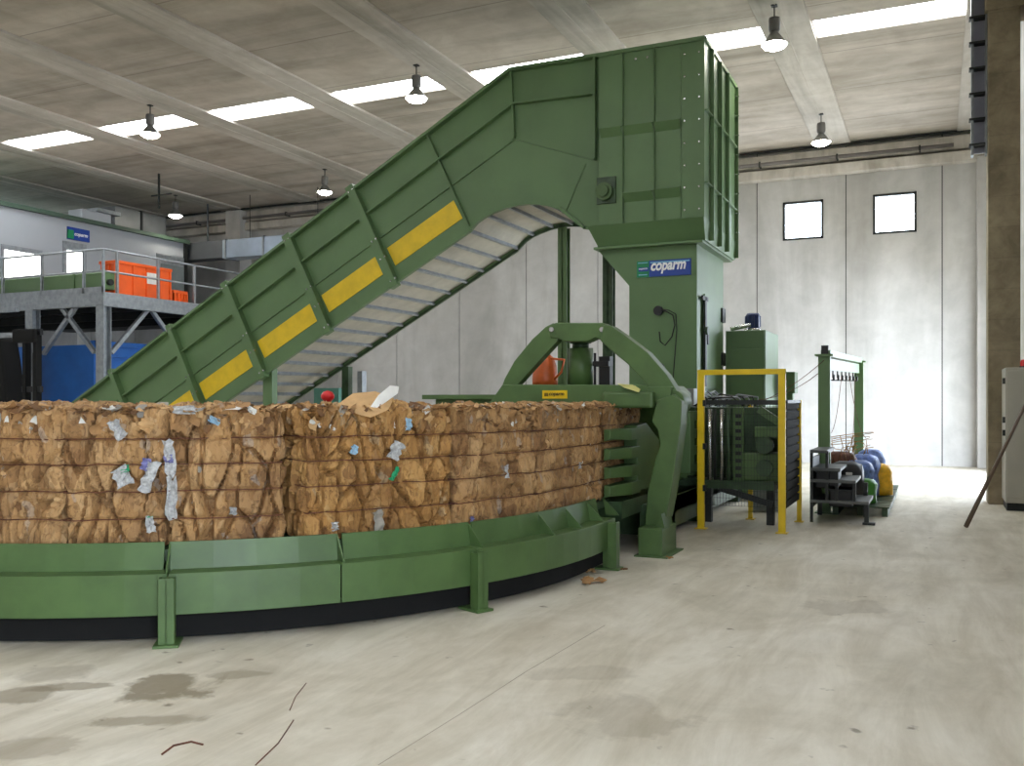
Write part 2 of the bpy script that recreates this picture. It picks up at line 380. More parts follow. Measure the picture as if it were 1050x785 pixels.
for i in range(4):
    b = MB(); sweep(b, [(RO-.17, .48), (RO-.215, .68), (RO-.235, .68), (RO-.19, .48)], ups[i]+.004, ups[i+1]-.004); b.build('guide_plate', GRN2, track)
def radial_box(mb, a, r0, r1, w, z0, z1):
    p, n = tp(a, 0); t = Vector((-n.y, n.x, 0)); M = Matrix.Translation(p) @ Matrix(((n.x, t.x, 0, 0), (n.y, t.y, 0, 0), (0, 0, 1, 0), (0, 0, 0, 1)))
    return mb.box(r0, r1, -w/2, w/2, z0, z1, 0, M)
def gusset(a, w=.012, mbx=None):
    p, n = tp(a, 0); t = Vector((-n.y, n.x, 0)); poly = [(RO-.175, .49), (RO-.03, .49), (RO-.05, .52), (RO-.205, .67)]
    vs = [p+n*r+Vector((0, 0, z))+t*s for s in (-w/2, w/2) for r, z in poly]
    mbx = mbx or MB(); mbx.add(vs, [(0, 1, 2, 3), (7, 6, 5, 4)]+[(i, (i+1) % 4, (i+1) % 4+4, i+4) for i in range(4)]); return mbx
for u in (-120, 172, 350, 489, 562, 590, 612, 628): gusset(aof(u, RO-.1)).build('gusset', GRN2, track)
for u in (-150, 172, 489, 626):
    a = aof(u, RO+.02); b = MB(); radial_box(b, a, RO-.06, RO+.10, .018, .02, .47)
    p, n = tp(a, 0); t = Vector((-n.y, n.x, 0))
    for s in (-1, 1):
        M = Matrix.Translation(p+t*s*.045) @ Matrix(((n.x, t.x, 0, 0), (n.y, t.y, 0, 0), (0, 0, 1, 0), (0, 0, 0, 1)))
        b.box(RO+.005, RO+.09, -.008, .008, .02, .47, 0, M)
    radial_box(b, a, RO+.08, RO+.10, .106, .02, .475)
    radial_box(b, a, RO-.12, RO+.13, .17, 0, .02); b.build('leg', GRN2, track, .003)
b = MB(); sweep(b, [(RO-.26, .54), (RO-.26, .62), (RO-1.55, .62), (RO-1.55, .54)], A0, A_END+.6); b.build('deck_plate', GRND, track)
b = MB(); sweep(b, [(RO-1.5, .0), (RO-1.5, .72), (RO-1.53, .72), (RO-1.53, .0)], A0, A_END+.4); b.build('inner_rail_block', GRN2, track)  # unseen rail, run down to the floor to block light under the track
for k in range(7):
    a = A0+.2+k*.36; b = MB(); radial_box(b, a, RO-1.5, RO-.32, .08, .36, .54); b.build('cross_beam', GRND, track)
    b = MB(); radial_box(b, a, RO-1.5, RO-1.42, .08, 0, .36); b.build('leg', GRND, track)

# ------------------------------------------------------------------ bales
def bale_material(tint=None):
    N = NT('pressed_cardboard'); tc = N.n('ShaderNodeTexCoord').outputs['Object']
    nz = N.n('ShaderNodeTexNoise'); nz.inputs['Scale'].default_value = 5; nz.inputs['Detail'].default_value = 4; N.l(tc, nz.inputs['Vector'])
    vm = N.n('ShaderNodeVectorMath', operation='MULTIPLY_ADD'); N.l(nz.outputs['Color'], vm.inputs[0]); vm.inputs[1].default_value = (.22, .22, .30); N.l(tc, vm.inputs[2])
    def vor(scale, sc3):
        mp = N.n('ShaderNodeMapping'); mp.inputs['Scale'].default_value = sc3; N.l(vm.outputs[0], mp.inputs[0])
        v = N.n('ShaderNodeTexVoronoi'); v.inputs['Scale'].default_value = scale; N.l(mp.outputs[0], v.inputs['Vector']); return v
    v1 = vor(5.5, (1.0, 1.0, .62)); v2 = vor(15, (1.2, 1.2, .6))
    s1 = N.n('ShaderNodeSeparateColor'); N.l(v1.outputs['Color'], s1.inputs[0]); s2 = N.n('ShaderNodeSeparateColor'); N.l(v2.outputs['Color'], s2.inputs[0])
    c1 = ramp(N, s1.outputs[0], [(0, (120, 84, 50)), (.3, (160, 120, 74)), (.6, (180, 138, 88)), (.85, (194, 156, 108)), (1, (136, 96, 56))])
    c2 = ramp(N, s2.outputs[0], [(0, (112, 80, 48)), (.3, (168, 128, 82)), (.75, (192, 154, 106)), (.955, (196, 168, 128)), (.965, (200, 196, 186)), (1, (176, 176, 176))])
    col = mixcol(N, .33, c1, c2)
    if tint: col = mixcol(N, 1, col, tint, 'MULTIPLY')
    fine = ramp(N, tex(N, 26, 6, .7, 1.0, tc, (1, 1, .5)), [(.34, (130, 108, 84)), (.5, (255, 255, 255))])
    col = mixcol(N, .7, col, fine, 'MULTIPLY')
    N.l(col, N.b.inputs['Base Color']); N.b.inputs['Roughness'].default_value = .75
    bump(N, tex(N, 22, 7, .7, 1.5, tc, (1, 1, .35)), .8, .012); return N.m
M_BALE = bale_material(); M_GOLD = bale_material((.96, .88, .66, 1))
FL = [paint('scrap_brown', (160, 120, 76), .8, 0, .18, 8), paint('scrap_light', (190, 152, 104), .8, 0, .12, 8), paint('scrap_dark', (112, 78, 46), .8, 0, .25, 8),
      paint('scrap_white', (214, 212, 206), .7, 0, .08, 8), paint('scrap_grey', (150, 144, 134), .8, 0, .12, 8)]
WIRES = [.84, 1.04, 1.235, 1.42]
def h01(p, s): return (math.sin(p.x*12.9898+p.y*78.233+p.z*37.719+s*4.1)*43758.5453) % 1.0
def bale_disp(p, seed, L):
    q = Vector((p.x*5.0, p.y*5.0, p.z*1.9))+Vector((seed*13.1, seed*7.7, seed*3.3))
    q += noise.noise_vector(q*.8)*.55
    dist, pts = noise.voronoi(q)
    c = pts[0]; r1, r2, r3 = h01(c, 1), h01(c, 2), h01(c, 3); dv = q-c
    d = (r1-.5)*.04+(dv.x*(r2-.5)+dv.z*(r3-.5))*.08
    if dist[1]-dist[0] < .085: d -= .085*(1-(dist[1]-dist[0])/.085)
    q2 = q*2.7+Vector((5, 5, 5)); dist2, pts2 = noise.voronoi(q2); c2 = pts2[0]; dv2 = q2-c2
    d += (h01(c2, 4)-.5)*.02+(dv2.x*(h01(c2, 5)-.5)+dv2.z*(h01(c2, 6)-.5))*.03
    d += noise.noise(Vector((p.x*26, p.y*26, p.z*6))+Vector((seed, 0, 0)))*.012
    d += noise.noise(p*2.1+Vector((seed*5, 0, 0)))*.05
    return d
def make_bale(pl, pr, seed, label, depth=1.06, z0=.625, z1=1.65, res=.0145, rough=1.0, whites=0, gold=False):
    pl, pr = Vector(pl), Vector(pr); L = (pr-pl).length; t = (pr-pl).normalized(); n = Vector((t.y, -t.x, 0))
    rnd = random.Random(seed); Hh = z1-z0
    root = thing('cardboard_bale', label, 'bale', (pl.x, pl.y, z0), 'bales of pressed cardboard on the curved track')
    M = Matrix(((t.x, -n.x, 0, 0), (t.y, -n.y, 0, 0), (0, 0, 1, 0), (0, 0, 0, 1)))   # local x along face, y inwards, z up
    root.matrix_world = Matrix.Translation((pl.x, pl.y, z0)) @ M; root['_o'] = (0, 0, 0)
    nx, ny, nz = int(L/res), int(depth/(res*1.6)), int(Hh/res); idx = {}; vs = []; fs = []
    def V(i, j, k):
        if (i, j, k) in idx: return idx[(i, j, k)]
        p = Vector((L*i/nx, depth*j/ny, Hh*k/nz)); N_ = Vector((0, 0, 0))
        if i == 0: N_.x -= 1
        if i == nx: N_.x += 1
        if j == 0: N_.y -= 1
        if j == ny: N_.y += 1
        if k == nz: N_.z += 1
        if k == 0: N_.z -= 1
        # round the corners in
        e = .05; cx = min(p.x, L-p.x); cy = min(p.y, depth-p.y); cz = min(p.z, Hh-p.z)
        N_.normalize(); d = bale_disp(p, seed, L)*rough
        if k not in (0, nz):
            dz = min(abs(p.z+z0-w) for w in WIRES); d += .008*min(1, dz/.07)-.018*math.exp(-(dz/.013)**2)
        for c, other in ((cx, 0), (cy, 1), (cz, 2)): pass
        rd = sorted((cx, cy, cz))[1]
        if rd < e: d -= .022*(1-rd/e)**1.5
        if k == 0: d = min(d, 0)
        p = p+N_*d
        if k == nz: p.z += noise.noise(Vector((p.x*9, p.y*9, seed)))*.02
        idx[(i, j, k)] = len(vs); vs.append(p); return idx[(i, j, k)]
    for i in range(nx):
        for k in range(nz):
            fs.append((V(i, 0, k), V(i+1, 0, k), V(i+1, 0, k+1), V(i, 0, k+1))); fs.append((V(i, ny, k), V(i, ny, k+1), V(i+1, ny, k+1), V(i+1, ny, k)))
    for j in range(ny):
        for k in range(nz):
            fs.append((V(0, j, k), V(0, j, k+1), V(0, j+1, k+1), V(0, j+1, k))); fs.append((V(nx, j, k), V(nx, j+1, k), V(nx, j+1, k+1), V(nx, j, k+1)))
    for i in range(nx):
        for j in range(ny):
            fs.append((V(i, j, nz), V(i+1, j, nz), V(i+1, j+1, nz), V(i, j+1, nz))); fs.append((V(i, j, 0), V(i, j+1, 0), V(i+1, j+1, 0), V(i+1, j, 0)))
    b = MB(); b.add(vs, fs); b.build('pressed_block', M_GOLD if gold else M_BALE, root)
    for w in WIRES:
        z = w-z0; r = .014; m = 9
        pp = [(L*i/m, -.012+rnd.uniform(-.004, .004), z+rnd.uniform(-.006, .006)) for i in range(m+1)]
        pp += [(L+.005, depth*.5, z), (L-.01, depth, z), (0, depth, z), (-.005, depth*.5, z), (0, -.012, z)]
        b = MB(); b.tube(pp, .0045, 5); b.build('baling_wire', BRN, root)
    b = MB()
    def flake(c, nrm, sx, sy, mi, rot, curl):
        nrm = nrm.normalized(); a = nrm.cross(Vector((0, 0, 1)) if abs(nrm.z) < .9 else Vector((1, 0, 0))).normalized(); bb = nrm.cross(a)
        a, bb = a*math.cos(rot)+bb*math.sin(rot), bb*math.cos(rot)-a*math.sin(rot)
        V_ = []; kx = rnd.uniform(-.4, .4); ex = [rnd.uniform(.6, 1.2) for _ in range(9)]
        for j in range(3):
            for i in range(3):
                x, y = (i-1)*ex[j*3+i], (j-1)*ex[(i*3+j) % 9]
                V_.append(c+a*x*sx/2+bb*y*sy/2+nrm*(curl*(x*x-.3)+kx*curl*y*y+rnd.uniform(-.1, .1)*sx))
        b.add(V_, [(0, 1, 4, 3), (1, 2, 5, 4), (3, 4, 7, 6), (4, 5, 8, 7)], mi)
    for _ in range(int(48*L)):
        z = rnd.random()*Hh if rnd.random() < .22 else Hh-.17*rnd.random(); s = rnd.uniform(.02, .085)
        mi = rnd.choices([0, 1, 2, 3, 4], [40, 25, 22, 5+whites, 5])[0]
        flake(Vector((rnd.uniform(.02, L-.02), rnd.uniform(-.015, .012), min(z, Hh-.03))), Vector((rnd.uniform(-.35, .35), -1, rnd.uniform(-.3, .3))), s, s*rnd.uniform(.5, 1.3), mi, rnd.uniform(-.7, .7), rnd.uniform(-.015, .015))
    for _ in range(int(230*L)):
        s = rnd.uniform(.03, .11); y = depth*rnd.random()**1.7; mi = rnd.choices([0, 1, 2, 3, 4], [34, 30, 16, 3, 4])[0]
        flake(Vector((rnd.uniform(.0, L), y-.02, Hh-.015+rnd.uniform(-.02, .016))), Vector((rnd.uniform(-.5, .5), rnd.uniform(-.6, .3), 1)), s, s*rnd.uniform(.5, 1.3), mi, rnd.uniform(0, 3), rnd.uniform(-.02, .02))
    b.build('loose_scraps', FL, root, kind='stuff')
    return root
RB = RO-.27
def face_pts(u0, u1, g0=.0, g1=.0):
    a0, a1 = aof(u0, RB), aof(u1, RB); p, q = tp(a0, RB)[0], tp(a1, RB)[0]; t = (q-p).normalized(); return p+t*g0, q-t*g1
def apts(a0, a1, g=.01):
    p, q = tp(a0, RB)[0], tp(a1, RB)[0]; t = (q-p).normalized(); return p+t*g, q-t*g
aL = aof(64, RB)
BL = [('leftmost cardboard bale, cut by the left edge of the photo', (-1.55, aL), 0),
      ('narrow tan cardboard bale just left of the white paper streak', (aL, aof(172, RB)), 3),
      ('cardboard bale between the white paper streak and the dark gap', (aof(172, RB), aof(291, RB)), 6),
      ('golden brown bale right of the dark gap under the white paper sheet', (aof(307, RB)+.01, aof(466, RB)), 2),
      ('cardboard bale third from the right end of the row', (aof(466, RB), aof(551, RB)), 1),
      ('tightly pressed bale just in front of the press mouth', (aof(551, RB), aof(619, RB)), 1)]
bales = []
for i, (lb, (a0, a1), wh) in enumerate(BL):
    p, q = apts(a0, a1, .012); bales.append(make_bale(p, q, 11+i, lb, whites=wh, rough=.8 if i > 3 else 1.0, gold=(i == 3))); 
    print('bale', i, round((q-p).length, 2), p, q)
XB = CX+RB
make_bale((XB-.03, tp(aof(619, RB), RB)[0].y+.03, 0), (XB-.03, tp(aof(619, RB), RB)[0].y+1.5, 0), 31, 'bale still inside the press mouth behind the green clamp bars', res=.035)

# papers lying on or stuck in the bales
def sheet(name, pts_uv, d, mat, label, cat, thick=.004, group=None):
    vs = [pt(u, v, d+k) for u, v, k in pts_uv]; n = len(vs); F = Vector((-SN, CS, 0))*thick
    b = MB(); b.add(vs+[v+F for v in vs], [tuple(range(n)), tuple(range(2*n-1, n-1, -1))]+[(i, i+n, (i+1) % n+n, (i+1) % n) for i in range(n)])
    o = b.build(name, mat); 
    return tag(o, label, cat, group)
dB = 7.3
o = sheet('paper_sheet', [(379, 418, 0), (386, 419, 0), (396, 412, .12), (408, 403, .2), (409, 396, .2), (400, 395, .15), (388, 405, .05)], dB, WHT, 'white paper sheet sticking up from the top of the golden bale', 'paper')
o = sheet('cardboard_flap', [(345, 415, .1), (362, 403, .25), (385, 401, .3), (404, 408, .3), (398, 420, .1), (380, 428, 0), (365, 424, 0)], dB-.1, FL[1], 'light cardboard flap bent over the bale top beside the white paper', 'cardboard', .006)
o = sheet('cardboard_flap', [(455, 418, .0), (470, 413, .2), (487, 413, .3), (500, 420, .3), (480, 432, 0), (470, 436, 0), (468, 424, 0)], 8.05, FL[1], 'curved cardboard flap on the bale right of the yellow scrap', 'cardboard', .006)
def disc_wall(pts_uv, r, mat, name, parent, dd=0): pass
# colour prints caught in the bale faces
PRN = [(327, 250+0, 0)]
def face_scrap(u, v, w, h, mat, label, rot=0.):
    a = aof(u, RB+.06); p, n = tp(a, RB+.055); t = Vector((-n.y, n.x, 0)); d = -SN*p.x+CS*p.y; z = H-(v-V0)/FPX*d
    c = Vector((p.x, p.y, z)); W, Hh = w*d/FPX, h*d/FPX; b = MB(); vs = []
    rn = random.Random(int(u*7+v)); 
    nx_, ny_ = 4, 7
    for j in range(ny_):
        for i in range(nx_):
            x = (i/(nx_-1)-.5)*W*rn.uniform(.8, 1.15)+rn.uniform(-.06, .06)*W; y = (j/(ny_-1)-.5)*Hh*(1 if 0 < j < ny_-1 else rn.uniform(.8, 1.1))
            X = x*math.cos(rot)-y*math.sin(rot); Y = x*math.sin(rot)+y*math.cos(rot)
            vs.append(c+t*X+Vector((0, 0, Y))+n*rn.uniform(-.05, -.008))
    fs = [(j*nx_+i, j*nx_+i+1, (j+1)*nx_+i+1, (j+1)*nx_+i) for j in range(ny_-1) for i in range(nx_-1)]
    b.add(vs, fs); o = b.build('paper_scrap', mat); return tag(o, label, 'paper')
WB = paint('printed_paper', (176, 176, 176), .6, 0, .3, 40)
GRPR = paint('green_print', (40, 160, 110), .6); VIO = paint('violet_print', (120, 120, 170), .6, 0, .3, 30); SKB = paint('pale_blue_print', (150, 180, 200), .6, 0, .2, 20)
for a in [(124, 489, 18, 22, WB, 'crumpled white printed paper near the green print in the left bale', .5), (127, 481, 9, 8, GRPR, 'small green print on white paper in the left bale', .3),
          (152, 488, 13, 34, WB, 'long white paper strip left of the tall paper streak', -.35), (148, 476, 9, 13, VIO, 'violet print at the top of the long white strip', -.3),
          (173, 470, 11, 40, WB, 'upper part of the tall white paper streak', .1), (175, 512, 11, 46, WB, 'lower part of the tall white paper streak', 0), (172, 471, 10, 9, VIO, 'violet print on the tall white paper streak', .2),
          (153, 538, 9, 18, WB, 'small white scrap low in the left bale with a teal corner', .1), (153, 532, 5, 5, GRPR, 'tiny teal print low in the left bale', 0),
          (119, 440, 12, 22, WB, 'pale paper fold high in the left bale under its top edge', .6), (148, 436, 15, 13, FL[1], 'pale tan card piece high in the left bale', -.5),
          (188, 420, 22, 9, WB, 'white paper lying at the top edge above the tall streak', 0), (220, 431, 12, 7, SKB, 'pale blue paper right of the tall streak', -.5),
          (239, 524, 7, 9, WB, 'small white plastic bit in the middle of the bale left of the gap', 0),
          (365, 461, 8, 10, SKB, 'pale blue scrap in the golden bale', -.4), (408, 462, 15, 20, WB, 'white printed bag right of the pale blue scrap', -.5),
          (407, 486, 6, 15, GRPR, 'green printed strip under the white printed bag', -.55), (421, 435, 7, 14, SKB, 'bluish film high in the middle bale', 0),
          (345, 540, 7, 9, WB, 'white bit at the bottom of the golden bale', 0), (390, 535, 10, 24, FL[4], 'grey card edge low in the golden bale', .1),
          (487, 534, 4, 9, VIO, 'thin violet strip low in the right bale', .1), (523, 483, 3, 14, WB, 'thin white strip in the third bale from the right', 0), (598, 477, 5, 7, WB, 'small white scrap in the bale at the press mouth', 0)]:
    face_scrap(*a)
rb = on_X(336, 406, -11.0); q = pt(336, 406.5, 8.6)
b = MB(); b._l(q, [(0, -.055), (.035, -.045), (.062, -.01), (.062, .015), (.04, .045), (0, .058)], 20, 0)
red = b.build('red_knob', RED); tag(red, 'small round red knob just above the bales below the conveyor', 'knob')
b = MB(); b.tube([q-Vector((0, 0, 1.05)), q-Vector((0, 0, .05))], .02, 8); b2 = b.build('stem', STLD, None)
b2.parent = red
# loose cardboard crumbs on the floor
for k, (u, v, s, lb) in enumerate([(604, 598, .10, 'largest brown crumb of cardboard on the floor before the press foot'), (608, 586, .05, 'flat tan crumb of cardboard behind the largest crumb'), (637, 584, .04, 'small tan crumb left of the press foot'), (686, 572, .04, 'tan crumb right of the press foot')]):
    c = on_Z(u, v, 0); b = MB(); rn = random.Random(k)
    for _ in range(7):
        M = Matrix.Translation(c+Vector((rn.uniform(-s, s), rn.uniform(-s, s), s*.25))) @ Matrix.Rotation(rn.uniform(-.5, .5), 4, 'X') @ Matrix.Rotation(rn.uniform(0, 3), 4, 'Z')
        b.box(-s*.5, s*.5, -s*.3, s*.3, -.004, .004, 0, M)
    tag(b.build('cardboard_crumb', FL[k % 3]), lb, 'scrap')
for k, (ps, r, lb) in enumerate([([(262, 784), (285, 762), (301, 738)], .003, 'long thin wire lying on the floor in the left foreground'), ([(297, 728), (303, 714), (314, 700)], .0025, 'short thin wire behind the long wire on the floor'), ([(166, 773), (178, 764), (196, 760), (208, 763)], .005, 'bent dark twig of wire on the left foreground floor')]):
    b = MB(); b.tube([on_Z(u, v, r) for u, v in ps], r, 6); tag(b.build('wire_offcut', BRN), lb, 'wire')
b = MB(); ps = [(388, 784), (470, 733), (540, 688), (620, 641)]
for p_, q_ in zip(ps, ps[1:]): a_, c_ = on_Z(*p_, .0), on_Z(*q_, 0); b.bar(a_, c_, .005, .003)
struct(b, 'trim_7', paint('joint_grey', (165, 156, 140), .8))

# ------------------------------------------------------------------ baling press
YP = 10.25
press = thing('baling_press', 'large green cardboard baling press with tall hopper tower and yoke frame', 'baling press', (-3.9, 14.2, 0))
def ppoly(uv, Y): return [(on_Y(u, v, Y).x, on_Y(u, v, Y).z) for u, v in uv]
# tower
SX0, SX1, SY0, SY1 = -4.45, -3.36, 14.2, 16.15
b = MB(); b.prism([(-4.99, 4.14), (SX1, 4.14), (SX1, .5), (SX0, .5), (SX0, 3.52)], 'y', SY0, SY1); shaft = b.build('shaft', GRN, press, .008)
HX0, HX1, HY0, HY1 = -4.89, -3.2, 14.0, 16.4; HZ0, HZ1 = 4.46, 7.22
b = MB(); b.box(HX0, HX1, HY0, HY1, HZ0, HZ1-.02); hop = b.build('hopper', GRN, press, .006)
b = MB()
top_r = [(-5.06, 13.92), (-3.19, 13.92), (-3.19, 16.46), (-5.06, 16.46)]; bot_r = [(-4.94, 14.13), (-3.215, 14.13), (-3.215, 16.42), (-4.94, 16.3)]
b.add([(x, y, 4.47) for x, y in top_r]+[(x, y, 4.15) for x, y in bot_r], [(0, 1, 2, 3), (7, 6, 5, 4)]+[(i, i+4, (i+1) % 4+4, (i+1) % 4) for i in range(4)])
b.box(-5.0, -3.24, 14.06, 16.34, 4.11, 4.15); b.build('hopper_skirt', GRN, hop, .004)
for u, z0, z1 in ((639, HZ0, HZ1), (671, HZ0, HZ1), (698, HZ0, HZ1)):
    x = XofY(u, HY0); b = MB(); b.box(x-.008, x+.008, HY0-(.055 if u < 690 else .012), HY0, z0, z1-.05); b.build('rib', GRN, hop)
for (u0, v0, u1, v1) in ((616, 137, 638, 134.6), (640.5, 134, 670, 131), (672.5, 130.5, 698, 127.5), (640, 203, 670, 200), (672.5, 199.6, 698, 196.5)):
    p0, p1 = on_Y(u0, v0, HY0), on_Y(u1, v1, HY0); z = (p0.z+p1.z)/2; b = MB(); b.prism([(HY0, z-.07), (HY0-.10, z+.055), (HY0-.10, z+.065), (HY0, z+.065)], 'x', p0.x, p1.x); b.build('rib', GRN, hop)
b = MB(); b.box(HX0-.01, HX1+.01, HY0-.03, HY0, HZ1-.06, HZ1); b.box(HX1, HX1+.03, HY0, HY1, HZ1-.06, HZ1); b.build('top_rim', GRN, hop)
for f in (.17, .42, .66, .985):     # ribs of the side face
    y = HY0+(HY1-HY0)*f; b = MB(); b.box(HX1-.02, HX1+.06, y-.01, y+.01, 4.18, HZ1-.06); b.build('rib', GRN, hop)
for z in (6.1, 5.0): b = MB(); b.box(HX1, HX1+.05, HY0+.02, HY1, z, z+.02); b.build('rib', GRN, hop)
b = MB()
for z in [HZ0+.15+.34*i for i in range(8)]:
    for x in (XofY(702, HY0), XofY(717, HY0)): b.box(x-.012, x+.012, HY0-.015, HY0, z-.012, z+.012)
    b.box(HX1, HX1+.075, HY1-.06, HY1-.03, z, z+.02)
for x in (XofY(652, HY0), XofY(664, HY0)): b.box(x-.015, x+.015, HY0-.015, HY0, 7.02, 7.05)
b.build('rivets', CHR, hop, kind='stuff')
# pulley bearing at the hopper's left
c = on_Y(621, 197, HY0-.02); b = MB(); b.box(HX0-.02, XofY(632, HY0), HY0-.04, HY0, on_Y(621, 209, HY0).z, on_Y(621, 182, HY0).z); bp = b.build('bearing_plate', GRND, hop, .004)
b = MB(); b.tube([c, c-Vector((0, .10, 0))], .14, 20); b.tube([c-Vector((0, .10, 0)), c-Vector((0, .15, 0))], .09, 20); b.build('bearing', GRN2, bp, .004)
# sign on the tower
sg = MB(); p0, p1 = on_Y(653, 284.5, SY0-.02), on_Y(708.5, 264.5, SY0-.02); xs = XofY(665.5, SY0-.02)
sz0, sz1 = p0.z, p1.z; sg.box(xs, p1.x, SY0-.02, SY0, sz0, sz1); s_ = sg.build('sign', SIGB, shaft)
sg = MB(); sg.box(p0.x, xs, SY0-.02, SY0, sz0, sz1); s2 = sg.build('sign_panel', SIGG, s_)
sg = MB(); sg.box(p0.x+.03, xs-.01, SY0-.024, SY0-.018, sz0+.09, sz1-.1); sg.build('sign_panel', SIGB, s_)
text('sign_lettering', 'coparm', (p1.x-xs)*.84, (xs+.03, SY0-.022, sz0+.04), '-y', SIGW, s_, .25, .032, (sz1-sz0)*.68)
text('sign_lettering', 'coparm', (xs-p0.x)*.7, (p0.x+.035, SY0-.026, sz0+.11), '-y', SIGW, s_, .25, .01)
b = MB(); b.box(xs+.02, p1.x-.02, SY0-.023, SY0-.019, sz1-.042, sz1-.022); b.box(p0.x+.02, xs-.02, SY0-.023, SY0-.019, sz1-.035, sz1-.022); b.box(p0.x+.03, xs-.03, SY0-.023, SY0-.019, sz0+.03, sz0+.045); b.build('sign_lettering', SIGL, s_)
# ports and cable on the front
for u, v, r in ((675.5, 318.5, .075), (676.5, 377.5, .085)):
    c = on_Y(u, v, SY0); b = MB(); b.tube([c, c-Vector((0, .05, 0))], r, 20); b.tube([c-Vector((0, .05, 0)), c-Vector((0, .055, 0))], r*.7, 20); b.build('port', BLK, shaft)
b = MB(); cs = [(677, 317), (683, 319), (690, 323), (692, 333), (689, 345), (682, 354), (677, 350), (676, 340)]
b.tube([on_Y(u, v, SY0-.07) for u, v in cs], .010, 6); b.tube([on_Y(u, v, SY0-.05) for u, v in [(677, 317), (686, 318), (693, 322), (694, 338), (692, 365), (690, 390)]], .008, 6); b.build('cable', RUB, shaft)
# door on the tower's right side
def sidebox(mb, u0, v0, u1, v1, X, t):
    a_, c_ = on_X(u0, v0, X), on_X(u1, v1, X); return mb.box(X, X+t, min(a_.y, c_.y), max(a_.y, c_.y), min(a_.z, c_.z), max(a_.z, c_.z))
b = MB(); sidebox(b, 721, 398, 738, 309, SX1, .03); dr = b.build('access_door', GRN, shaft, .004)
b = MB(); sidebox(b, 721.5, 396, 723, 305, SX1+.03, .03); sidebox(b, 719, 307, 724.5, 305, SX1+.03, .03); sidebox(b, 724.5, 353, 726, 342, SX1+.05, .02); b.build('latch_bar', STLD, dr)
b = MB(); c = on_X(722.5, 339, SX1+.03); b.tube([c, c+Vector((.06, 0, 0))], .07, 14); b.build('latch_wheel', GRND, dr)
for v in (323, 368): b = MB(); sidebox(b, 737.5, v+7, 740.5, v-6, SX1, .06); b.build('hinge', STLD, dr)
# body behind and under
b = MB(); BX_ = -3.15
b.box(-4.7, BX_, 11.5, 15.9, .62, 1.62); body = b.build('press_body', GRN2, press, .01)
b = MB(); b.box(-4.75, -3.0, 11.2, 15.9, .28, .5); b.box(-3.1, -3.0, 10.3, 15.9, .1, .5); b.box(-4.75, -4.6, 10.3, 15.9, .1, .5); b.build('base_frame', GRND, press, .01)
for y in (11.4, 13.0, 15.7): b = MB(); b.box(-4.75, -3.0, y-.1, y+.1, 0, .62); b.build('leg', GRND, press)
for y in (11.9, 12.35, 12.8, 13.25, 13.7): b = MB(); b.box(BX_, BX_+.10, y-.02, y+.02, .65, 1.6); b.build('rib', GRN2, body)
# slotted clamp cheek right of the yoke
a_, c_ = on_X(697, 497, -3.0), on_X(714, 436, -3.0); b = MB()
yy0, yy1 = 12.3, 13.35
zr = [.75, .86, 1.02, 1.12, 1.24, 1.34, 1.5, 1.6]
b.box(BX_, -3.0, yy0, yy0+.25, .72, 1.55); b.box(BX_, -3.0, yy0+.62, yy1, .72, 1.55)
for z0, z1 in ((.72, .84), (.95, 1.07), (1.18, 1.30), (1.42, 1.55)): b.box(BX_, -3.0, yy0+.25, yy0+.62, z0, z1)
b.build('clamp_cheek', GRN, body, .006)
# channel side with four clamp bars (fingers)
X1 = XB+.04
fy0 = on_X(621, 450, X1).y; fy1 = on_X(657, 450, X1+.15).y-.05; fy2 = on_X(677, 450, X1+.15).y-.3
dd = lambda u: X1/(-SN+lat(u)*CS)
zf = lambda v, u=640: H-(v-V0)/FPX*dd(u)
cl = MB(); zt, zb = zf(436), zf(504)
cl.prism([(fy1-.05, zb+.02), (fy1-.05, zt), (fy2-.25, zt+.02), (fy2+.3, zt-.2), (fy2+.3, zb+.22), (fy2-.1, zb)], 'x', X1-.02, X1+.14); cp = cl.build('clamp_plate', GRN2, press, .01)
for v0, v1 in ((438.5, 450), (457, 469), (475, 487), (492.5, 505)):
    z1_, z0_ = zf(v0), zf(v1); b = MB()
    b.add([(X1-.02, fy0, z0_), (X1+.05, fy0, z0_+.02), (X1+.05, fy0, z1_-.01), (X1-.02, fy0, z1_), (X1-.02, fy1+.05, z0_), (X1+.15, fy1+.05, z0_), (X1+.15, fy1+.05, z1_), (X1-.02, fy1+.05, z1_),
           (X1+.15, fy0+.45, z0_), (X1+.15, fy0+.45, z1_)], [(0, 3, 2, 1), (1, 2, 9, 8), (8, 9, 6, 5), (3, 7, 6, 9, 2), (0, 1, 8, 5, 4), (4, 5, 6, 7), (0, 4, 7, 3)])
    b.build('clamp_bar', GRN2, cp, .006)
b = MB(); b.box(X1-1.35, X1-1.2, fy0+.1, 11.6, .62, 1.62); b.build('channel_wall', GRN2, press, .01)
b = MB(); b.box(X1-1.2, X1+.15, fy0+.1, 11.6, .42, .60); b.build('channel_floor', GRND, press)
